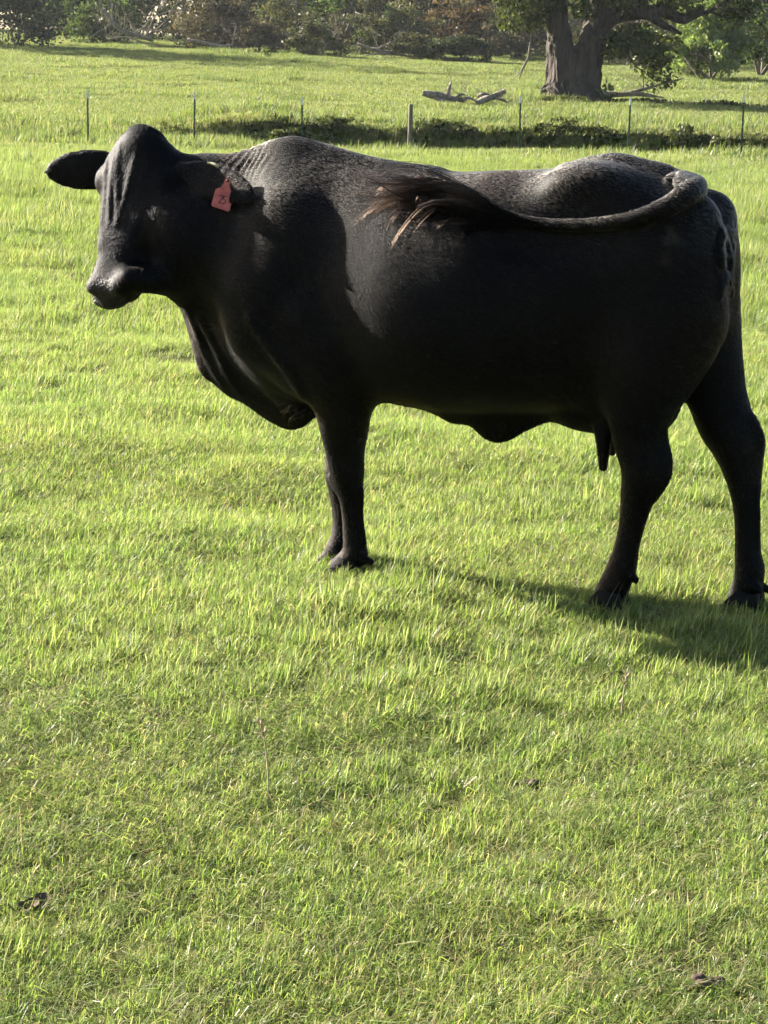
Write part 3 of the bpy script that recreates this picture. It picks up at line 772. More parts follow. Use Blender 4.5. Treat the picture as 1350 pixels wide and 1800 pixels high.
def mat_coat():
    m = N('black_cow_coat'); p = m.obj_co()
    h1 = m.noise(m.mapping(p, (22, 60, 95), (0, 0.35, 0)), 1.0, 5, 0.65)        # hair lying back and down
    h2 = m.noise(m.mapping(p, (120, 260, 420), (0, 0.45, 0)), 1.0, 3, 0.6)
    blot = m.noise(p, 3.2, 4); fine = m.noise(p, 14, 4)
    c = m.ramp(blot, [(0.35, (0.0025, 0.0023, 0.0026)), (0.62, (0.004, 0.0034, 0.0032)), (0.8, (0.009, 0.006, 0.0042))])
    # dried mud on the rump
    g = m.n('ShaderNodeVectorMath', operation='DISTANCE'); m.put(g.inputs[0], p); g.inputs[1].default_value = tuple(surf(1165, 412))
    ms = m.n('ShaderNodeMapRange', i_From_Min=0.13, i_From_Max=0.02); m.put(ms.inputs[0], g.outputs['Value'])
    mud = m.math('MULTIPLY', ms.outputs[0], m.ramp(fine, [(0.50, (0, 0, 0)), (0.62, (1, 1, 1))]))
    c = m.mix(m.math('MULTIPLY', mud, 0.5), c, (0.075, 0.06, 0.045))
    g2 = m.n('ShaderNodeVectorMath', operation='DISTANCE'); m.put(g2.inputs[0], p); g2.inputs[1].default_value = tuple(hp(.525, 0, -.05))
    wet = m.n('ShaderNodeMapRange', i_From_Min=0.085, i_From_Max=0.060); m.put(wet.inputs[0], g2.outputs['Value'])
    # a few pale flecks of dust
    vo = m.n('ShaderNodeTexVoronoi', i_Scale=11.0); m.put(vo.inputs['Vector'], p)
    fl = m.ramp(vo.outputs['Distance'], [(0.020, (1, 1, 1)), (0.034, (0, 0, 0))])
    c = m.mix(m.math('MULTIPLY', m.math('MULTIPLY', fl, 0.35), m.math('SUBTRACT', 1.0, wet.outputs[0])), c, (0.30, 0.28, 0.25))
    hh = m.math('ADD', m.math('MULTIPLY', h1, 0.6), m.math('MULTIPLY', h2, 0.5))
    nrm = m.bump(hh, 0.35, 0.004)
    nrm = m.bump(m.noise(p, 9, 3), 0.12, 0.02, nrm)
    rough = m.ramp(blot, [(0.3, (0.50,)*3), (0.7, (0.65,)*3)])
    c = m.mix(wet.outputs[0], c, (0.010, 0.009, 0.010))
    rough = m.mix(wet.outputs[0], rough, (0.46, 0.46, 0.46))
    sp = m.n('ShaderNodeMapRange', i_To_Min=0.08, i_To_Max=0.25); m.put(sp.inputs[0], wet.outputs[0])
    cob = m.n('ShaderNodeTexVoronoi', i_Scale=130.0); m.put(cob.inputs['Vector'], p)
    nrm = m.bump(m.math('MULTIPLY', cob.outputs['Distance'], wet.outputs[0]), 0.6, 0.003, nrm)
    m.principled(c, rough, nrm, sp.outputs[0])
    return m.m
M['coat'] = mat_coat()
cow = empty('cow', Vector(COW_O), math.atan2(CA[1], CA[0]))
tag(cow, 'black cow standing side-on with its tail swung over its flank and a red ear tag', 'cow')
body = mesh_np('body', BV, BQ, M['coat'], cow)
M['horn'] = mat_plain('dark_hoof_horn', (0.008, 0.007, 0.006), 0.75, 0.4, 30, 0.2)
M['eye'] = mat_plain('dark_wet_eye', (0.010, 0.007, 0.005), 0.08, 0.1, 30, 0.6)
def mat_tag():
    m = N('red_plastic_tag'); p = m.obj_co(); n = m.noise(p, 45, 4)
    c = m.ramp(n, [(0.35, (0.42, 0.085, 0.065)), (0.65, (0.56, 0.14, 0.11))])
    m.principled(c, 0.55, None, 0.4); return m.m
M['tag'] = mat_tag()
M['ink'] = mat_plain('black_marker_ink', (0.02, 0.008, 0.010), 0.6, 0.2, 60)
M['stud'] = mat_plain('worn_tag_stud', (0.36, 0.33, 0.17), 0.5, 0.2, 60)

# hooves: two claws each
def hoof(px, py, v, turn=0.0, sc=1.0):
    p = cp(px, py, v); w = COW_O + CA*p[0] + CN*p[1]
    zb = gz(w[0], w[1]) - COW_O[2] - 0.018
    prof = [(-.045, 0), (.075, 0), (.078, .012), (.045, .050), (.012, .085), (-.050, .075), (-.056, .03)]
    mb = MB()
    for s in (1, -1):
        rings = []
        for f, inset in ((-1, .010), (-.6, 0), (.6, 0), (1, .010)):
            ring = []
            for (a, z) in prof:
                a2 = a*(1-inset*2) ; wid = .024*(1 - 0.35*max(0, a/.08)); 
                y = s*.027*(1-.15*a/.08) + f*wid
                ring.append((a2*sc, y*sc, (z*(1-inset*3))*sc))
            rings.append(ring)
        V = np.array(rings).reshape(-1, 3); n = len(prof)
        c, sn = math.cos(turn), math.sin(turn)
        V = np.stack([V[:, 0]*c - V[:, 1]*sn + p[0], V[:, 0]*sn + V[:, 1]*c + p[1], V[:, 2] + zb], 1)
        Fq = [(i*n+j, i*n+(j+1) % n, (i+1)*n+(j+1) % n, (i+1)*n+j) for i in range(3) for j in range(n)]
        mb.add(V, Fq)
        base = mb.n - len(V)
        for i in (0, 3):
            a = [i*n+j for j in range(n)]
            mb.f.append(np.array([(a[0], a[1], a[2], a[3]), (a[0], a[3], a[4], a[5]), (a[0], a[5], a[6], a[0])]) + base)
    return mb.build('hoof', M['horn'], cow)
hoof(606, 1002, .106, .05, .82); hoof(585, 995, -.02, .1, .8); hoof(1066, 1052, .13, .0, 1.05); hoof(1306, 1060, -.07, .0, 1.05)

def ball(name, c, r, mat, parent, sq=(1, 1, 1)):
    nu, nv = 14, 9; V = []; Fq = []
    for i in range(nv):
        th = math.pi*(i+.02)/(nv-1+.04)
        for j in range(nu):
            ph = 2*math.pi*j/nu
            V.append((c[0]+r*sq[0]*math.sin(th)*math.cos(ph), c[1]+r*sq[1]*math.sin(th)*math.sin(ph), c[2]+r*sq[2]*math.cos(th)))
    for i in range(nv-1):
        for j in range(nu): Fq.append((i*nu+j, i*nu+(j+1) % nu, (i+1)*nu+(j+1) % nu, (i+1)*nu+j))
    return mesh_np(name, V, Fq, mat, parent)
for s in (1, -1): ball('eye', hp(.148, s*.128, -.062), .020, M['eye'], cow)

# ear tag with its number, hanging from the near ear
CR, CU, CB = [wl_(CAM_R[:, i]) for i in range(3)]
tc = surf(398, 322, .006); tdir = (CB + 0.10*CR); tdir /= np.linalg.norm(tdir)
tr_ = np.cross(CU, tdir); tr_ /= np.linalg.norm(tr_); tu_ = np.cross(tdir, tr_)
sc_ = np.linalg.norm(tc - CAM_L)/F_PX*1.01
tc = tc + tdir*.012
def tp(x, y, d=0.0): return tc + tr_*((x-398)*sc_) + tu_*(-(y-322)*sc_) + tdir*d
out = [(400.7, 313), (404.4, 317.4), (403.4, 325.5), (404.2, 334.4), (408.6, 340.5), (409.3, 344.8), (403.2, 370.3), (400.7, 371.9), (373.6, 363.2), (372.2, 359.6), (378.7, 335.0), (381.5, 332.2), (388, 330.2), (392.6, 324.5), (394.8, 317.4), (397.4, 313.6)]
n = len(out)
V = [tp(x, y, .0012 + .004*max(0, (y-335)/36)) for x, y in out] + [tp(x, y, -.0012 + .004*max(0, (y-335)/36)) for x, y in out]
me = bpy.data.meshes.new('ear_tag'); me.from_pydata([tuple(v) for v in V], [], [tuple(range(n))[::-1], tuple(range(n, 2*n))] + [(i, (i+1) % n, n+(i+1) % n, n+i) for i in range(n)])
me.materials.append(M['tag']); me.update()
etag = bpy.data.objects.new('ear_tag', me); COL.objects.link(etag); etag.parent = cow
tag(etag, 'red plastic ear tag marked 25')
zp = lambda x, y: (340 + x/13.5, 290 + y/13.5)
def stroke(name, pts_):
    P = np.array([zp(*q) for q in pts_]); a = np.linspace(0, 1, len(P)); aa = np.linspace(0, 1, 22)
    P = np.stack([hermite(a, P[:, i], aa) for i in (0, 1)], 1)
    T_ = np.gradient(P, axis=0); T_ /= np.linalg.norm(T_, axis=1)[:, None]; Nn = np.stack([-T_[:, 1], T_[:, 0]], 1)*0.72
    V = []; 
    for p, q in zip(P, Nn):
        d = .0020 + .004*max(0, (p[1]-335)/36)
        V += [tp(*(p+q), d), tp(*(p-q), d)]
    mesh_np(name, V, [(2*i, 2*i+1, 2*i+3, 2*i+2) for i in range(len(P)-1)], M['ink'], etag)
stroke('digit_two', [(622, 752), (660, 722), (698, 750), (680, 805), (635, 855), (596, 900), (650, 912), (690, 902)])
stroke('digit_five', [(782, 768), (728, 750), (708, 812), (746, 838), (756, 885), (720, 925), (676, 936)])
ball('tag_button', tp(400, 319, .002), .0048, mat_plain('dark_red_stud', (0.10, 0.008, 0.008), 0.4, 0.1), etag, (1, 1, 1))
mb = MB(); q = [surf(x, y, .003) for x, y in ((365, 286), (372, 287.5), (379, 290), (385, 293.5))]
mb.tube(np.array(q), [.003, .0045, .0045, .003], 6); mb.build('ear_stud', M['stud'], cow)

# ---- coat: short hairs lying back and down over the skin
def mat_fur():
    m = N('black_coat_hair'); a = m.attr('tint')
    h = m.n('ShaderNodeBsdfHairPrincipled', model='CHIANG', parametrization='COLOR')
    m.put(h.inputs['Color'], a); h.inputs['Roughness'].default_value = 0.38; h.inputs['Radial Roughness'].default_value = 0.55
    h.inputs['Coat'].default_value = 0.0; h.inputs['IOR'].default_value = 1.21; h.inputs['Random Roughness'].default_value = 0.2
    m.t.links.new(h.outputs[0], m.out.inputs[0]); return m.m
M['fur'] = mat_fur()
M['switch'] = mat_fur(); M['switch'].name = 'tail_hair'
for nd in M['switch'].node_tree.nodes:
    if nd.type == 'BSDF_HAIR_PRINCIPLED': nd.inputs['IOR'].default_value = 1.13; nd.inputs['Roughness'].default_value = 0.30
def curves_obj(name, P, rad, tint, mat, parent):
    """P (n, k, 3) strands"""
    n, k, _ = P.shape
    hc = bpy.data.hair_curves.new(name); hc.add_curves([k]*n)
    hc.attributes['position'].data.foreach_set('vector', P.astype(np.float32).ravel())
    ra = hc.attributes.get('radius') or hc.attributes.new('radius', 'FLOAT', 'POINT')
    ra.data.foreach_set('value', rad.astype(np.float32).ravel())
    ta = hc.attributes.new('tint', 'FLOAT_COLOR', 'POINT'); ta.data.foreach_set('color', tint.astype(np.float32).ravel())
    hc.materials.append(mat)
    o = bpy.data.objects.new(name, hc); COL.objects.link(o); o.parent = parent
    return o
def grow_fur(n, length, rad):
    A, Bq, Cq, Dq = [BV[BQ[:, i]] for i in range(4)]
    fn = np.cross(Cq-A, Dq-Bq); ar = np.linalg.norm(fn, axis=1); fn = fn/(ar[:, None]+1e-12)
    if (fn @ np.array((0, 0, 1)))[np.argmax((A[:, 2]))] < 0: fn = -fn
    f = RNG.choice(len(BQ), n, p=ar/ar.sum()); u, v = RNG.random((n, 1)), RNG.random((n, 1))
    p = (A[f]*(1-u) + Bq[f]*u)*(1-v) + (Dq[f]*(1-u) + Cq[f]*u)*v; nn = fn[f]
    flow = np.tile(np.array((-.85, 0, -.5)), (n, 1))
    low = np.clip((.62-p[:, 2])/.15, 0, 1)[:, None]; flow = flow*(1-low) + np.array((-.15, 0, -1))*low           # down the legs
    hd = (np.linalg.norm(p-hp(.2, 0, -.1), axis=1) < .34)[:, None] & (p[:, :1] > cp(330, 400)[0]); flow = np.where(hd, E1*.9 - E3*.25, flow)
    sw1 = vnoise(p[:, 0]*1.0, p[:, 2]+p[:, 1]*.7, .055, 3, 8) - .5; sw2 = vnoise(p[:, 0], p[:, 2]+p[:, 1]*.7, .16, 13, 28) - .5; sw3 = vnoise(p[:, 0], p[:, 2]+p[:, 1], .018, 5, 5) - .5
    flow = flow + np.stack([sw2*.4+sw3*.15, sw1*.3, sw1*.5 + sw2*.8 + sw3*.2], 1) + RNG.normal(0, .08, (n, 3))
    flow = flow - nn*(flow*nn).sum(1)[:, None]; flow /= np.linalg.norm(flow, axis=1)[:, None] + 1e-9
    L = (length*RNG.uniform(.6, 1.25, n)*(1 - .35*low[:, 0])*np.where(hd[:, 0], .5, 1))[:, None]
    lift = (.10 + .10*RNG.random(n) + .08*sw3)[:, None]
    P = np.stack([p - nn*.001, p + flow*L*.5 + nn*L*.5*lift, p + flow*L + nn*L*.55*lift], 1)
    rr = np.stack([np.full(n, rad), np.full(n, rad*.8), np.full(n, rad*.2)], 1)
    br_ = vnoise(p[:, 0], p[:, 2]+p[:, 1]*.5, .22, 44, 3)[:, None]; br_ = np.clip((br_-.45)*2.2, 0, 1)
    col = np.array((.0035, .0035, .0042))*(1-br_) + np.array((.018, .012, .0085))*br_
    lit_dust = (smooth01(1.08, 1.30, p[:, 2] + .10*(p[:, 0] < .35)) * (p[:, 0] < .42) * smooth01(.25, .75, vnoise(p[:, 0], p[:, 1]+p[:, 2]*.6, .12, 61, 7)))[:, None]   # dusty, sun-faded hair along the back; tint also paints in brighter sunlit patches
    col = col + lit_dust*np.array((.046, .040, .034))
    col = col*RNG.uniform(.75, 1.3, (n, 1)); t = np.repeat(np.concatenate([col, np.ones((n, 1))], 1)[:, None], 3, 1)
    keep = np.linalg.norm(p - hp(.525, 0, -.05), axis=1) > .070                      # the wet muzzle is bare, and so are the eyes
    for s_ in (1, -1): keep &= np.linalg.norm(p - hp(.148, s_*.132, -.062), axis=1) > .020
    return P[keep], rr[keep], t[keep]
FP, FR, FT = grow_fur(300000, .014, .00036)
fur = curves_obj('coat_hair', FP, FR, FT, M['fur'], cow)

# switch of long hair at the end of the tail, fanned over the ribs in wavy locks
guides = []
for P, offs in (
    (((965, 393), (900, 380), (840, 348), (785, 322), (730, 315), (680, 320), (630, 338)), (.020, .022, .035, .04, .035, .03, .02)),
    (((965, 394), (898, 384), (835, 356), (772, 334), (712, 331), (660, 342), (612, 370)), (.020, .022, .04, .045, .04, .03, .015)),
    (((965, 395), (896, 387), (835, 366), (775, 350), (718, 349), (668, 362), (634, 402)), (.020, .02, .035, .035, .03, .025, .012)),
    (((965, 396), (900, 391), (848, 378), (800, 370), (765, 370), (745, 382), (740, 402)), (.018, .018, .025, .025, .02, .016, .010)),
    (((965, 397), (910, 395), (870, 394), (838, 400), (818, 410), (806, 422), (800, 436)), (.018, .015, .015, .013, .010, .008, .006))):
    guides.append(np.array([surf(x, y, o) for (x, y), o in zip(P, offs)]))
guides = np.array(guides); HP_, HR_, HT_ = [], [], []
K = 12; ts = np.linspace(0, 1, 7)
for lock in range(130):
    g = RNG.uniform(0, 3.1) if RNG.random() < .84 else RNG.uniform(2.9, 4.0)
    a = min(int(g), 3); f = g - a; G = guides[a]*(1-f) + guides[a+1]*f
    L = RNG.uniform(.6, 1.0); st = RNG.uniform(0, .5)*RNG.random()
    off = RNG.normal(0, 1, 3)*np.array((.014, .012, .015)); wv = RNG.normal(0, 1, 3)*np.array((.012, .008, .018)); ph = RNG.uniform(0, 6.3); fr = RNG.uniform(1.2, 2.8)
    curl = RNG.normal(0, .16, 3); brown = RNG.random() < .3
    for k in range(RNG.integers(5, 13)):
        tt = np.linspace(st, min(1, st + L*(1-st)*RNG.uniform(.8, 1.05)), K)
        P = np.stack([hermite(ts, G[:, q], tt) for q in range(3)], 1)
        x_ = np.clip((tt-st)/.5, 0, 1)
        P = P + np.outer(x_, off) + np.outer(np.sin(tt*6.3*fr+ph)*tt, wv) + np.outer(np.clip(tt-.6, 0, 1)**1.5, curl) + np.outer(x_*(1.1-tt)+.1*x_, RNG.normal(0, .007, 3)) + np.outer(tt**2, RNG.normal(0, .006, 3))
        r = RNG.uniform(.0006, .0011)
        HP_.append(P); HR_.append(np.linspace(r, r*.3, K))
        mixf = np.clip((tt-.55)/.4, 0, 1)*(1.0 if brown else .15)
        c_ = (np.array((.0022, .0018, .0016))*(1-mixf)[:, None] + np.array((.020, .011, .007))*mixf[:, None])*RNG.uniform(.6, 1.4)
        HT_.append(np.concatenate([c_, np.ones((K, 1))], 1))
sw = curves_obj('tail_switch', np.array(HP_), np.array(HR_), np.array(HT_), M['switch'], cow)
tag(sw, 'long black and brown hair at the end of the tail')
# ---------------------------------------------------------------- plants: leaf masses and branches
def leaf_mesh(name, blobs, n, size, mat, parent, elong=1.6, droop=0.0, hollow=0.55, shade=(0.65, 1.25)):
    """blobs: list of (centre, radii, weight). Leaves are small bent quads spread through each clump"""
    w = np.array([b[2] for b in blobs], float); w /= w.sum()
    which = RNG.choice(len(blobs), n, p=w)
    C = np.array([b[0] for b in blobs], float)[which]; Rr = np.array([b[1] for b in blobs], float)[which]
    d = RNG.normal(0, 1, (n, 3)); d /= np.linalg.norm(d, axis=1)[:, None]
    r = RNG.uniform(hollow**3, 1, n)**(1/3) * RNG.uniform(0.75, 1.12, n)
    P = C + d*Rr*r[:, None]
    a = RNG.normal(0, 1, (n, 3)); a[:, 2] -= droop*2; a /= np.linalg.norm(a, axis=1)[:, None]
    b = np.cross(a, RNG.normal(0, 1, (n, 3))); b /= np.linalg.norm(b, axis=1)[:, None]
    s = size*RNG.uniform(0.55, 1.35, n)[:, None]
    V = np.stack([P - a*s*elong*.5, P + b*s*.42, P + a*s*elong*.5, P - b*s*.42], 1).reshape(-1, 3)
    Fq = np.arange(n*4).reshape(-1, 4)
    o = mesh_np(name, V, Fq, mat, parent, smooth=False)
    bt = RNG.uniform(shade[0], shade[1], len(blobs))[which]*RNG.uniform(0.75, 1.25, n)
    hue = RNG.normal(0, .07, n)
    t = np.stack([bt*(1+hue), bt, bt*(1-hue), np.ones(n)], 1)
    set_attr(o, 'tint', np.repeat(t, 4, axis=0))
    return o

def limb(mb, p0, d, L, r0, depth, tips, bend=0.35, up=0.1, kids=3, seg=6):
    """recursive branch; collects twig ends in tips"""
    n = 6; pts = [np.array(p0, float)]; d = np.array(d, float); d /= np.linalg.norm(d)
    for i in range(n):
        d = d + RNG.normal(0, bend/n*1.6, 3) + np.array((0, 0, up/n)); d /= np.linalg.norm(d)
        pts.append(pts[-1] + d*L/n)
    r1 = r0*0.45
    mb.tube(pts, np.linspace(r0, r1, n+1), seg, 0.06)
    if depth == 0: tips.append(pts[-1]); return
    for k in range(kids):
        i = RNG.integers(2, n+1) if k else n
        dd = d + RNG.normal(0, 0.75, 3); dd[2] += up
        limb(mb, pts[i], dd, L*RNG.uniform(.45, .75), max(r0*.5, .006), depth-1, tips, bend, up, kids, max(4, seg-1))

def shrub(name, label, cat, group, px, dist, wide, high, mat, n, size, deep=None, stems=5, lobes=14, low=0.0, elong=1.6, droop=0.0, bare=0.0, base_off=0.0, trunk_mat='twig', shade=(0.6, 1.3)):
    x = at_dist(px, dist); z = gz(x, dist)
    o = empty(name, (x, dist, z)); deep = deep or wide
    tag(o, label, cat, group)
    mb = MB(); tips = []
    for i in range(stems):
        a = RNG.uniform(0, 2*math.pi); lean = RNG.uniform(.1, .9)
        limb(mb, (RNG.normal(0, .03), RNG.normal(0, .03), -.1), (math.cos(a)*lean*wide/high, math.sin(a)*lean*deep/high, 1.0), high*RNG.uniform(.45, .8), high*.018+.012, 2, tips, .5, .1, 3)
    mb.build('stems', M[trunk_mat], o)
    blobs = []
    for i in range(lobes):
        a = RNG.uniform(0, 2*math.pi); f = RNG.random()
        hz = low + (1-low)*RNG.uniform(.05, .93)
        rad = math.sqrt(max(.06, 1-(hz*.95)**2.2))*math.sqrt(f)
        c = (math.cos(a)*rad*wide*.42, math.sin(a)*rad*deep*.42, hz*high*.92)
        q = RNG.uniform(.13, .26)
        blobs.append((c, (wide*q, deep*q, high*q*.8), q*q))
    for t in tips[:30]: blobs.append((t, (wide*.10,)*2 + (high*.08,), .012))
    leaf_mesh('foliage', blobs, n, size, mat, o, elong, droop, .35, shade)
    return o

# ---------------------------------------------------------------- old oak
OAK_D = 95.0
ox = at_dist(1008, OAK_D); oz = gz(ox, OAK_D)
S_O = OAK_D/F_PX*1.005            # metres for a photo pixel at the oak
def op(px, py, dy=0.0): return np.array(((px-1008)*S_O, dy, (172-py)*S_O))
oak = empty('oak_tree', (ox, OAK_D, oz)); tag(oak, 'old oak with a thick forked trunk behind the fence', 'tree')
TF = Field((-3.2, -2.2, -.4), (9.5, 2.2, 10.2), 0.05)
TF.chain([op(983, 178), op(985, 150), op(985, 110), op(980, 75), op(976, 40), op(972, 0), op(966, -50), op(955, -120), op(940, -200)], [.98, .70, .60, .50, .46, .45, .40, .33, .25], .12)
TF.chain([op(1030, 178), op(1026, 150, .1), op(1026, 110, .1), op(1034, 75, .1), op(1043, 40, .1), op(1050, 0, .1), op(1058, -60, .2), op(1080, -140, .4), op(1110, -210, .6)], [.95, .70, .66, .58, .54, .52, .44, .34, .22], .12)
TF.chain([op(1006, 178, .2), op(1006, 120, .2), op(1006, 96, .2)], [.8, .6, .45], .2)
for dx, dy in ((945, -.6), (960, -1.1), (1060, -.9), (1072, .2), (1010, -1.3), (1035, -1.2)):
    TF.chain([op(dx, 176, dy), op((dx+1008)/2, 160, dy*.5), op((dx+2016)/3, 130, 0)], [.16, .34, .45], .25)
TF.chain([op(1045, 40, .1), op(1070, 28, -.2), (op(1110, 22, -.5)), op(1150, 18, -.6), op(1190, 30, -.7), op(1215, 12, -.8)], [.40, .34, .30, .28, .22, .14], .2)
TF.chain([op(1120, 22, -.5), op(1150, 40, -.9), op(1180, 55, -1.2)], [.20, .16, .08], .1)
TF.chain([op(975, 20, 0), op(955, 0, -.4), op(930, -15, -.6)], [.26, .2, .14], .12)
TV, TQ = TF.net(1)
nz_ = vnoise(TV[:, 0]*3 + TV[:, 1]*2.2, TV[:, 2]*.45, .26, 5, 5) - .5
rd = TV - np.array((0, 0, 0)); rd[:, 2] = 0
cx_ = np.where(TV[:, 0] > .3, .55, -.55); dirn = np.stack([TV[:, 0]-cx_, TV[:, 1], np.zeros(len(TV))], 1); dirn /= np.linalg.norm(dirn, axis=1)[:, None] + 1e-6
TV = TV + dirn*(nz_*.26)[:, None]*(TV[:, 0] < 2.2)[:, None]
mesh_np('trunk', TV, TQ, M['oak_bark'], oak)
mb = MB(); tips = []
for (p, d, L, r) in ((op(1190, 30, -.7), (1, .1, .3), 2.2, .14), (op(1150, 18, -.6), (.5, -.3, .9), 2.5, .14), (op(1110, 22, -.5), (.2, -.6, .8), 2.2, .12), (op(930, -15, -.6), (-1, -.2, .1), 2.6, .12),
                     (op(978, 10), (-.8, -.3, .1), 2.2, .10), (op(965, -60), (-.8, .1, .5), 3.5, .2), (op(1056, -60, .2), (.4, .6, .6), 3.5, .2), (op(1110, -210, .6), (.5, 0, .6), 3.5, .2), (op(940, -200), (-.4, 0, .8), 3.5, .22),
                     (op(1080, -140, .4), (.9, -.2, .3), 3.5, .18), (op(950, -140), (.1, -.8, .5), 3.2, .18), (op(1060, 60, .1), (.8, -.3, -.25), 1.8, .07)):
    limb(mb, p, d, L, r, 2, tips, .6, .05, 4)
mb.build('branches', M['oak_bark'], oak)
blobs = [(t, (.75, .75, .5), 1.0) for t in tips]
for px, py, rx, rz, w in ((905, 15, 1.2, .7, 10), (935, 40, .7, .5, 6), (960, 8, .9, .6, 8), (1075, 75, .8, .7, 10), (1105, 60, 1.0, .6, 10), (1130, 85, .6, .4, 4), (1020, 15, .7, .5, 5), (1160, 70, .7, .5, 5), (1090, 5, 1.2, .5, 8), (1180, 5, 1.2, .6, 8), (895, 45, .5, .4, 2)):
    blobs.append((op(px, py, RNG.uniform(-1.2, .2)), (rx, 1.0, rz), w*.9))
for i in range(46):
    a = RNG.uniform(0, 2*math.pi); r = RNG.uniform(0, 5.2); blobs.append((np.array((.6+r*math.cos(a), r*math.sin(a)*.9, RNG.uniform(5.6, 11.5))), (1.6, 1.6, .9), 3.0))
leaf_mesh('crown', blobs, 26000, .15, M['oak_leaf'], oak, 1.5, 0, .2, (.7, 1.3))
# broken branch hanging to the grass on the left, torn limb lying on the right
mb = MB(); mb.tube([op(931, 52, -.6), op(929, 75, -.7), op(926, 100, -.75), op(917, 118, -.8), op(912, 135, -.8)], [.03, .05, .06, .05, .02], 5, .1)
mb.tube([op(921, 110, -.7), op(908, 130, -.7), op(893, 148, -.7)], [.018, .015, .01], 4)
mb.build('hanging_branch', M['twig'], oak)
def branch_thing(name, label, cat, o0, dist, tubes, mat='grey_wood', twigs=0, group=None, twig_len=.8):
    x = at_dist(o0[0], dist); z = gz(x, dist); s = dist/F_PX
    e_ = empty(name, (x, dist, z)); tag(e_, label, cat, group)
    mb = MB(); tips = []
    for pts, rad in tubes:
        P = [((px-o0[0])*s, dy, (o0[1]-py)*s) for px, py, dy in pts]
        aa = np.linspace(0, 1, len(P)*3); P = np.array(P); ts = np.linspace(0, 1, len(P))
        P2 = np.stack([hermite(ts, P[:, k], aa) for k in range(3)], 1) if len(P) > 2 else P
        R2 = np.interp(aa, ts, rad) if len(P) > 2 else np.array(rad)
        mb.tube(P2, R2, 9, .2)
        for k in range(twigs):
            i = RNG.integers(1, len(P2)); limb(mb, P2[i], RNG.normal(0, 1, 3) + np.array((0, 0, .5)), twig_len*RNG.uniform(.5, 1.3), .018, 1, tips, .6, .1, 3, 4)
    mb.build('wood', M[mat], e_)
    return e_
branch_thing('fallen_limb', 'long torn limb lying low to the right of the oak trunk', 'branch', (1130, 120), 99, [([(1048, 104, 0), (1080, 108, 0), (1120, 106, 0), (1165, 112, 0)], [.16, .13, .10, .05]), ([(1100, 107, 0), (1150, 92, .3), (1200, 78, .5)], [.09, .07, .03])], 'twig', 5, None, 1.2)
log_o = (783, 176)
branch_thing('fallen_log', 'pale fallen log with an upright stub lying in the grass left of the oak', 'log', log_o, 91, [([(743, 160, 0), (765, 163, 0), (790, 167, .1), (818, 170, .2)], [.13, .17, .14, .08]), ([(786, 165, 0), (788, 154, 0), (792, 140, 0)], [.10, .075, .045]), ([(765, 166, 0), (775, 172, -.2), (800, 175, -.3)], [.10, .10, .06]), ([(800, 166, .1), (810, 160, .2), (818, 162, .2)], [.07, .05, .02]), ([(812, 171, .1), (822, 166, .1), (832, 170, 0)], [.08, .07, .03])], 'grey_wood', 4, None, .6)
branch_thing('fallen_log', 'pale slanting log end lying in the grass nearest the oak trunk', 'log', (862, 178), 91, [([(836, 174, 0), (858, 165, 0), (878, 157, .1), (888, 151, .1)], [.12, .15, .12, .09]), ([(840, 163, .2), (850, 158, .2), (862, 159, .2)], [.08, .08, .04]), ([(870, 164, -.1), (884, 168, -.1), (895, 173, 0)], [.06, .05, .02])], 'grey_wood', 4, None, .6)

# ---------------------------------------------------------------- fence posts
def t_post(px, top, bot, d, label, name='steel_fence_post', lean=0.0):
    x = at_dist(px, d); z = gz(x, d); H = (bot-top)/F_PX*d*1.08
    o = empty(name, (x, d, z)); o.rotation_euler = (0, lean, RNG.uniform(-.25, .25)); tag(o, label, 'fence post', 'fence posts along the ditch')
    prof = [(-.021, -.004), (.021, -.004), (.021, .003), (.0035, .003), (.0035, .034), (-.0035, .034), (-.0035, .003), (-.021, .003)]
    def ext(nm, z0, z1, m, g=1.0):
        V = [(a*g, b*g, z0) for a, b in prof] + [(a*g, b*g, z1) for a, b in prof]; n = len(prof)
        me = bpy.data.meshes.new(nm); me.from_pydata(V, [], [(i, (i+1) % n, n+(i+1) % n, n+i) for i in range(n)] + [tuple(range(n))[::-1], tuple(range(n, 2*n))]); me.materials.append(M[m])
        ob = bpy.data.objects.new(nm, me); COL.objects.link(ob); ob.parent = o; return ob
    ext('post', -.3, H-.21, 'post_green', 1.15); ext('painted_tip', H-.21, H, 'post_white', 1.2)
FENCE = [(155, 165, 256, 60.6, 'green steel fence post farthest left, left of the cow\'s head'), (341, 170, 256, 60.2, 'green steel fence post rising above the cow\'s poll and neck'), (531, 172, 258, 59.8, 'green steel fence post just above the cow\'s hump'),
         (913, 171, 271, 58.8, 'green steel fence post next right of the wooden post'), (1103, 181, 279, 58.4, 'green steel fence post above the cow\'s hip'), (1302, 186, 289, 57.8, 'green steel fence post farthest right, beyond the cow\'s tail')]
for px, t, b, d, lab in FENCE: t_post(px, t, b, d, lab, lean=RNG.normal(0, .008))
t_post(1130, 112, 165, 101, 'thin dark fence post standing right of the oak trunk')
x = at_dist(719, 59.3)
wp = empty('wooden_fence_post', (x, 59.3, gz(x, 59.3))); wp.rotation_euler = (0, .012, 0); tag(wp, 'weathered wooden fence post in the middle of the fence line', 'fence post', 'fence posts along the ditch')
mb = MB(); mb.tube([(0, 0, -.3), (0, 0, .4), (.004, 0, .9), (0, 0, 1.42), (.002, 0, 1.46)], [.066, .064, .062, .060, .050], 14, .04); mb.build('post', M['post_wood'], wp)

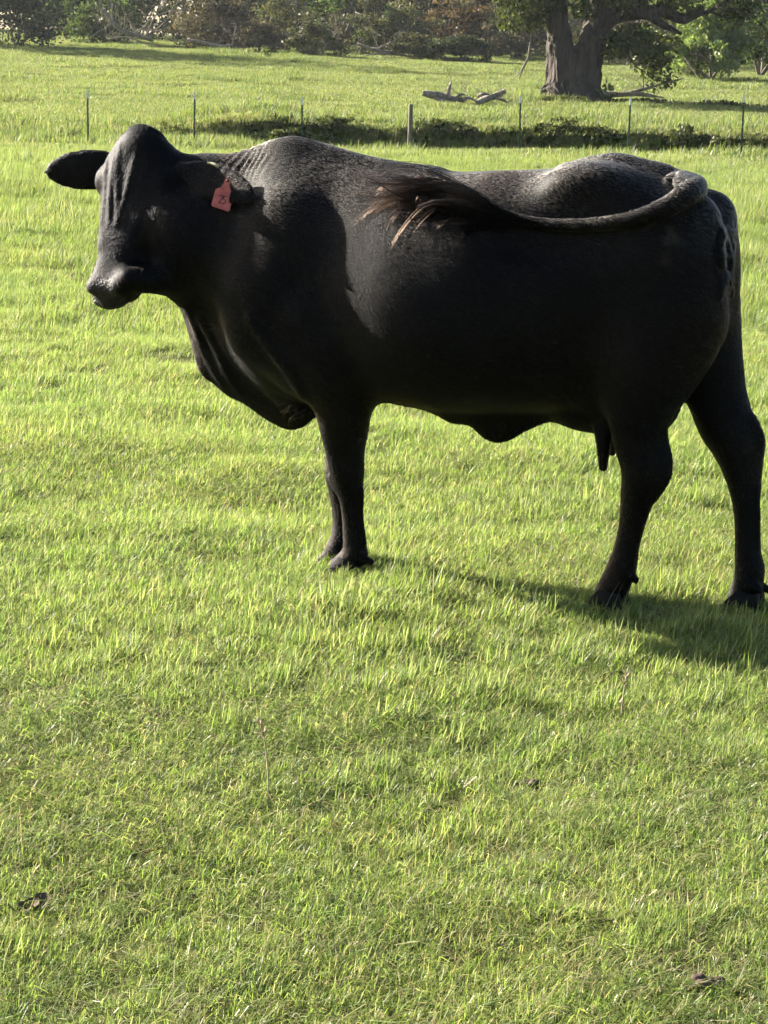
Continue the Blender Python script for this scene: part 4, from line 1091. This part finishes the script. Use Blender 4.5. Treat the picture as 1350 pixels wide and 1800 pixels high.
# ---------------------------------------------------------------- weeds and shrubs along the ditch
BK = [(372, 66.6, 2.2, .55, 'dark weedy clump on the ditch bank behind the cow\'s neck'), (425, 66.8, 1.6, .35, 'low dark weeds on the bank right of the neck clump'), (500, 66.9, 2.0, .4, 'low dark weeds on the bank above the cow\'s hump'),
      (590, 67.0, 2.2, .42, 'dark weeds on the bank left of the wooden post'), (770, 67.0, 2.4, .45, 'dark weeds on the bank right of the wooden post'), (980, 66.6, 2.2, .5, 'dark weeds on the bank above the cow\'s loin'),
      (1206, 65.9, 1.3, .72, 'round dark shrub on the ditch bank, left of a pair'), (1252, 65.7, 1.2, .68, 'round dark shrub on the ditch bank, middle one'), (1325, 65.5, 1.6, .75, 'round dark shrub on the bank at the right edge'), (1050, 66.3, 1.6, .5, 'dark weeds on the bank between two green posts')]
for px, d, w, h, lab in BK:
    shrub('bank_weed', lab, 'weed', 'weeds on the ditch bank', px, d, w, h, M['bank_leaf'], 900, .07, .9, 4, 9, 0, 2.2)
shrub('oak_weed', 'low leafy weeds growing round the foot of the oak', 'weed', 'weeds by the oak', 1010, 93.4, 3.4, .35, M['bank_leaf'], 1100, .10, 1.0, 3, 12)
shrub('oak_weed', 'sparse weeds in the shade right of the oak trunk', 'weed', 'weeds by the oak', 1140, 93.6, 5.0, .30, M['olive_leaf'], 900, .10, 1.4, 3, 14)
shrub('oak_weed', 'sparse weeds in the shade at the right edge', 'weed', 'weeds by the oak', 1270, 92.6, 4.6, .32, M['olive_leaf'], 800, .10, 1.4, 3, 14)
shrub('oak_weed', 'small weed standing beside the trunk on its right', 'weed', 'weeds by the oak', 1072, 94.0, .9, .9, M['green_leaf'], 160, .10, .7, 3, 6)

# unbroken dark growth on the bank's steep face
blobs = []
for xx in np.arange(-7.5, 13.5, .28):
    am = float(ditch_amt(xx))
    if RNG.random() > am + .05: continue
    yc = 66.5 - .10*xx - .5*(float(vnoise(xx, 0, 4.0, 1.3, 4.4)) - .5)
    for k in range(8):
        y_ = yc + RNG.uniform(-1.8, .6); blobs.append((np.array((xx + RNG.normal(0, .1), y_, gz(xx, y_) + .06)), (.22, .2, RNG.uniform(.10, .24)), 1.0))
bw = leaf_mesh('bank_growth', blobs, 34000, .06, M['bank_leaf'], None, 2.6, -.4, .1); tag(bw, 'dark unbroken weeds covering the steep ditch bank behind the fence', 'weeds', None, 'stuff')
# ---------------------------------------------------------------- brush and trees along the field's far edge
EDGE = 'brush along the far edge of the field'
def br(label, px, d, w, h, mat, n, size, **k): return shrub('bush', label, 'bush', EDGE, px, d, w, h, M[mat], n, size, **k)
br('dense dark round evergreen bush at the far left edge', 28, 141, 6.2, 4.2, 'cedar_leaf', 5200, .15, deep=4, lobes=22)
br('dark green bush behind bare limbs, right of the gap', 185, 152, 5.0, 3.6, 'green_leaf', 2600, .2)
br('leafy bright sapling in the gap by the left bush', 118, 156, 1.8, 3.6, 'willow_leaf', 700, .2)
br('big brown wind-felled cedar with dry foliage, left of centre', 372, 147, 8.2, 4.0, 'brown_leaf', 6500, .14, deep=4, lobes=26, elong=2.4)
br('olive brush standing right of the brown felled cedar', 500, 152, 5.4, 4.6, 'olive_leaf', 3800, .17)
br('grey-green mound of brush closest to the field, left of centre', 563, 140, 3.4, 2.4, 'olive_leaf', 2600, .13, deep=2.4, elong=2.0)
br('tall dark green bush behind the grey-green mound', 590, 158, 5.0, 6.0, 'green_leaf', 3200, .2)
br('tangled grey brush heap in the centre of the far edge', 690, 146, 6.6, 3.4, 'olive_leaf', 4200, .14, deep=3, elong=2.4)
br('low dark green bush at the right end of the brush heap', 800, 141, 5.0, 1.9, 'cedar_leaf', 3200, .13, deep=2.4)
br('rusty brown dead bush between the brush heap and the oak', 800, 152, 7.0, 3.8, 'rust_leaf', 4200, .15, deep=3, elong=2.2)
br('brown thicket close behind the left side of the oak', 905, 150, 5.0, 3.6, 'brown_leaf', 3000, .15, elong=2.2)
br('twiggy brown thicket seen under the oak limb', 1110, 146, 6.6, 3.0, 'brown_leaf', 2600, .14, deep=3, elong=2.4)
br('olive thicket behind the fork of the oak', 1010, 154, 6.0, 4.4, 'olive_leaf', 3000, .17)
br('tall pale green willow bush on the right', 1248, 127, 5.2, 5.0, 'willow_leaf', 9500, .14, deep=4, lobes=26, elong=2.6, droop=.5)
br('dark leafy bush at the far right edge behind the willow', 1335, 134, 5.0, 4.6, 'green_leaf', 4200, .17, deep=4)
br('olive bush behind the left side of the willow', 1180, 150, 5.0, 5.0, 'olive_leaf', 3000, .17)
br('small light green weed at the foot of the brush', 468, 137, .8, .55, 'willow_leaf', 160, .12, stems=3, lobes=5)
br('dark olive brush filling the gap behind the bare limbs', 250, 160, 6.5, 4.6, 'olive_leaf', 3800, .15, deep=3)
br('dull green brush behind the brown felled cedar', 420, 163, 7.5, 5.6, 'cedar_leaf', 4200, .16, deep=3)
br('dark brush closing the gap at the far left', 120, 168, 6.5, 4.8, 'cedar_leaf', 3600, .17, deep=3)
br('grey-brown brush behind the central heap, left part', 640, 160, 6.0, 5.2, 'brown_leaf', 3800, .14, deep=3, elong=2.4)
br('grey-brown brush behind the central heap, right part', 740, 162, 6.0, 5.2, 'olive_leaf', 3800, .14, deep=3, elong=2.4)
br('brown brush between the rusty bush and the oak', 870, 161, 6.5, 5.4, 'brown_leaf', 4000, .14, deep=3, elong=2.4)
br('dull green brush just left of the oak crown', 945, 166, 6.5, 5.8, 'cedar_leaf', 3800, .17, deep=3)
br('grey-brown brush under the oak limb, far back', 1085, 164, 7.5, 5.4, 'brown_leaf', 4000, .14, deep=3, elong=2.4)
br('dark brush behind the willow bush', 1270, 160, 8.0, 6.4, 'cedar_leaf', 4200, .17, deep=3)
br('brown low brush in front of the olive thicket, left of centre', 455, 144, 4.0, 2.2, 'brown_leaf', 2600, .12, deep=2, elong=2.4)
br('low grey brush at the foot of the rusty bush', 735, 142, 4.6, 1.7, 'olive_leaf', 2600, .12, deep=2, elong=2.4)
branch_thing('bare_limb', 'bare grey limbs of a fallen tree of a fallen tree leaning up at the left', 'branch', (215, 75), 146, [([(170, 0, 0), (186, 18, 0), (205, 40, 0), (232, 52, 0), (268, 62, 0)], [.08, .10, .12, .13, .12]), ([(205, 40, 0), (196, 22, .3), (198, 0, .5)], [.07, .05, .03]), ([(232, 52, 0), (250, 40, .3), (262, 25, .4)], [.06, .04, .03]), ([(190, 62, 0), (225, 58, 0), (262, 70, .2)], [.06, .06, .04])], 'grey_wood', 7, None, 1.6)
branch_thing('bare_limb', 'pale broken limb lying in front of the brown felled cedar', 'branch', (372, 80), 143.4, [([(330, 60, 0), (352, 64, 0), (380, 70, 0), (408, 68, 0)], [.09, .12, .12, .08]), ([(408, 80, 0), (410, 55, 0), (414, 36, .2)], [.06, .05, .02])], 'grey_wood', 5, None, 1.2)
branch_thing('bare_limb', 'grey tangle of limbs lying along the brush heap in the centre', 'branch', (680, 98), 143, [([(628, 75, 0), (660, 85, 0), (700, 88, 0), (745, 82, 0)], [.08, .10, .10, .05]), ([(660, 85, 0), (690, 70, .3), (715, 58, .4)], [.07, .05, .03]), ([(640, 95, -.2), (680, 90, -.2), (730, 96, 0)], [.06, .06, .04])], 'grey_wood', 8, None, 1.3)

# tall trees of the wood behind, trunks one by one
def wood_tree(label, px, d, h, r, mat, n, spread=3.0, low=.3):
    x = at_dist(px, d); o = empty('woodland_tree', (x, d, gz(x, d))); tag(o, label, 'tree', 'trees of the wood behind the field')
    mb = MB(); tips = []
    P = [np.array((0, 0, -.2))]; dd = np.array((RNG.normal(0, .06), 0, 1.0))
    for i in range(7): P.append(P[-1] + (dd + RNG.normal(0, .05, 3)*np.array((1, 1, 0)))*h*.85/7)
    mb.tube(P, np.linspace(r, r*.3, 8), 8, .08)
    for i in range(9): limb(mb, P[RNG.integers(2, 8)], RNG.normal(0, 1, 3)*np.array((1, 1, .3)) + np.array((0, 0, .3)), spread*RNG.uniform(.5, 1), r*.3, 1, tips, .5, .1, 3, 4)
    mb.build('trunk', M['twig'], o)
    blobs = [(t, (spread*.28,)*2 + (spread*.2,), 1) for t in tips]
    for i in range(16): blobs.append((np.array((RNG.normal(0, spread*.4), RNG.normal(0, spread*.4), h*RNG.uniform(low, 1))), (spread*.4, spread*.4, h*.08), 2.0))
    leaf_mesh('crown', blobs, n, .26, M[mat], o, 1.5, 0, .2)
WT = [(60, 172, 10, .2, 'far_leaf', 'tall dark tree behind the far left bush'), (235, 176, 11, .2, 'far_leaf', 'tall tree behind the bare limbs'), (330, 180, 10, .2, 'green_leaf', 'tall tree behind the brown felled cedar'), (430, 174, 11, .22, 'far_leaf', 'tall tree left of the olive brush'),
      (540, 178, 12, .22, 'green_leaf', 'tall leafy tree behind the grey-green mound'), (655, 168, 11, .2, 'far_leaf', 'dark-stemmed tree behind the central brush heap, left'), (705, 170, 11, .18, 'far_leaf', 'dark-stemmed tree behind the central brush heap, middle'), (748, 167, 12, .2, 'rust_leaf', 'rusty-leaved tree behind the central brush heap, right'),
      (850, 172, 11, .2, 'olive_leaf', 'tall tree behind the rusty bush'), (950, 176, 12, .2, 'far_leaf', 'tall tree directly behind the oak'), (1090, 174, 12, .2, 'far_leaf', 'tall tree behind the oak limb'), (1190, 170, 12, .2, 'green_leaf', 'tall tree behind the willow, left side'), (1300, 168, 12, .22, 'far_leaf', 'tall tree behind the willow, right side'), (140, 185, 11, .2, 'olive_leaf', 'distant tree seen through the gap on the left')]
for px, d, h, r, mat, lab in WT: wood_tree(lab, px, d, h, r, mat, 2200, RNG.uniform(2.4, 3.4), .15)
# the wood beyond, one mass
blobs = []
for i in range(560):
    yy = RNG.uniform(178, 215); xx = RNG.uniform(-75, 75); h = RNG.uniform(0, 6.5) if i % 4 else RNG.uniform(6, 14)
    blobs.append((np.array((xx, yy, float(ground_z(xx, yy)) + h)), (RNG.uniform(1.5, 3), 2.0, RNG.uniform(.9, 1.8)), 1.0))
wood = leaf_mesh('woodland', blobs, 80000, .45, M['far_leaf'], None, 1.3, 0, .3); tag(wood, 'mass of woodland foliage closing the view behind the field', 'woodland', None, 'stuff')
# trees just outside the picture on the left, whose shadows cross the far field
for i, (x, y, h) in enumerate(((-34, 144, 14), (-29.5, 139, 10), (-38, 148, 20))):
    px = 675 + x/y*F_PX
    wood_tree(('field-edge tree beyond the left edge, nearest', 'field-edge tree beyond the left edge, smallest', 'field-edge tree beyond the left edge, tallest')[i], px, y, h, .25, 'green_leaf', 2600, 4.2, .2)
# ---------------------------------------------------------------- small things in the foreground turf
M['dead_leaf'] = mat_plain('dead_leaf_brown', (0.085, 0.045, 0.025), 0.7, 0.35, 40)
M['clod'] = mat_plain('dry_dung_brown', (0.075, 0.05, 0.034), 0.9, 0.4, 25)
def dead_leaf(px, py, label, size, rz):
    p = on_ground(px, py); o = empty('dead_leaf', (p[0], p[1], p[2] + .02), rz); tag(o, label, 'leaf', 'dead leaves in the grass')
    V, Fq = [], []; n = 9
    for i in range(n):
        t = i/(n-1); w = size*.34*math.sin(math.pi*min(1, t*1.02))**.8*(1 + .25*math.sin(9*t)); x = (t-.5)*size
        for s_ in (-1, -.5, 0, .5, 1): V.append((x + .05*size*abs(s_), s_*w, .35*w*abs(s_)**1.5 + .25*size*(t-.4)**2 + .03*size*RNG.random()))
    for i in range(n-1):
        for j in range(4): Fq.append((i*5+j, i*5+j+1, i*5+j+6, i*5+j+5))
    mesh_np('blade', V, Fq, M['dead_leaf'], o); mb = MB(); mb.tube([(-.75*size, .02*size, .03), (-.5*size, 0, .06*size), (.4*size, 0, .02*size)], [.0012, .0015, .0006], 5); mb.build('stalk', M['dead_leaf'], o)
    o.rotation_euler = (.3, -.25, rz)
dead_leaf(48, 1612, 'curled dark brown leaf at the lower left, left of two', .05, .6)
dead_leaf(70, 1606, 'upright dark brown leaf at the lower left, right of two', .055, 1.3)
def clod(px, py, label, w):
    p = on_ground(px, py); F2 = Field((-w*1.5, -w*1.2, -w*.4), (w*1.5, w*1.2, w), w*.09)
    for i in range(9): F2.ell((RNG.normal(0, w*.45), RNG.normal(0, w*.35), RNG.uniform(0, w*.22)), (w*RNG.uniform(.25, .5), w*RNG.uniform(.25, .45), w*RNG.uniform(.15, .28)), w*.08)
    V, Q = F2.net(1); V = V + RNG.normal(0, w*.012, V.shape)
    o = mesh_np('dung_clod', V, Q, M['clod']); o.location = (p[0], p[1], p[2] + .01); tag(o, label, 'clod', 'crumbly clods in the grass')
clod(1236, 1735, 'crumbly brown clod of dry dung in the turf at the lower right', .030)
clod(1000, 1305, 'small dark clod in the grass right of centre', .028)
clod(930, 1385, 'small dark clod in the grass below centre', .024)
def dry_stem(px, py, label, H, lean):
    p = on_ground(px, py); o = empty('dry_stem', (p[0], p[1], p[2])); tag(o, label, 'stem', 'dry stems in the grass')
    mb = MB(); P = [(lean*H*t*t, .02*t, H*t) for t in np.linspace(0, 1, 8)]
    mb.tube(P, np.linspace(.0022, .0012, 8), 5); mb.build('stalk', M['straw'], o)
    mb = MB()
    for i in range(14):
        t = RNG.uniform(.72, 1.0); b = np.array((lean*H*t*t, .02*t, H*t)); d = RNG.normal(0, 1, 3)*.5 + np.array((lean, 0, 1)); d /= np.linalg.norm(d)
        mb.tube([b, b+d*.012, b+d*.024], [.0008, .002, .0004], 4)
    mb.build('seed_head', M['straw'], o)
M['straw'] = mat_plain('dry_straw', (0.34, 0.27, 0.16), 0.7, 0.25, 60)
dry_stem(472, 1400, 'bent dry brown stem standing in the grass at lower left of centre', .17, -.12)
dry_stem(1092, 1268, 'pale dry seed head standing in the grass below the hind feet', .12, .1)

# ---------------------------------------------------------------- the morning haze
hz = MB(); x0, x1, y0, y1, z0, z1 = -760., 760., -80., 720., -4., 42.
hz.add([(x0, y0, z0), (x1, y0, z0), (x1, y1, z0), (x0, y1, z0), (x0, y0, z1), (x1, y0, z1), (x1, y1, z1), (x0, y1, z1)], [(3, 2, 1, 0), (4, 5, 6, 7), (0, 1, 5, 4), (1, 2, 6, 5), (2, 3, 7, 6), (3, 0, 4, 7)])
hm = N('thin_haze'); pv = hm.n('ShaderNodeVolumePrincipled'); pv.inputs['Color'].default_value = (0.86, 0.92, 1.0, 1); pv.inputs['Density'].default_value = 0.00011; pv.inputs['Anisotropy'].default_value = 0.4
hm.t.links.new(pv.outputs[0], hm.out.inputs['Volume'])
haze = hz.build('haze', hm.m, None, False); tag(haze, 'thin pale haze in the air over the field', 'haze', None, 'stuff')
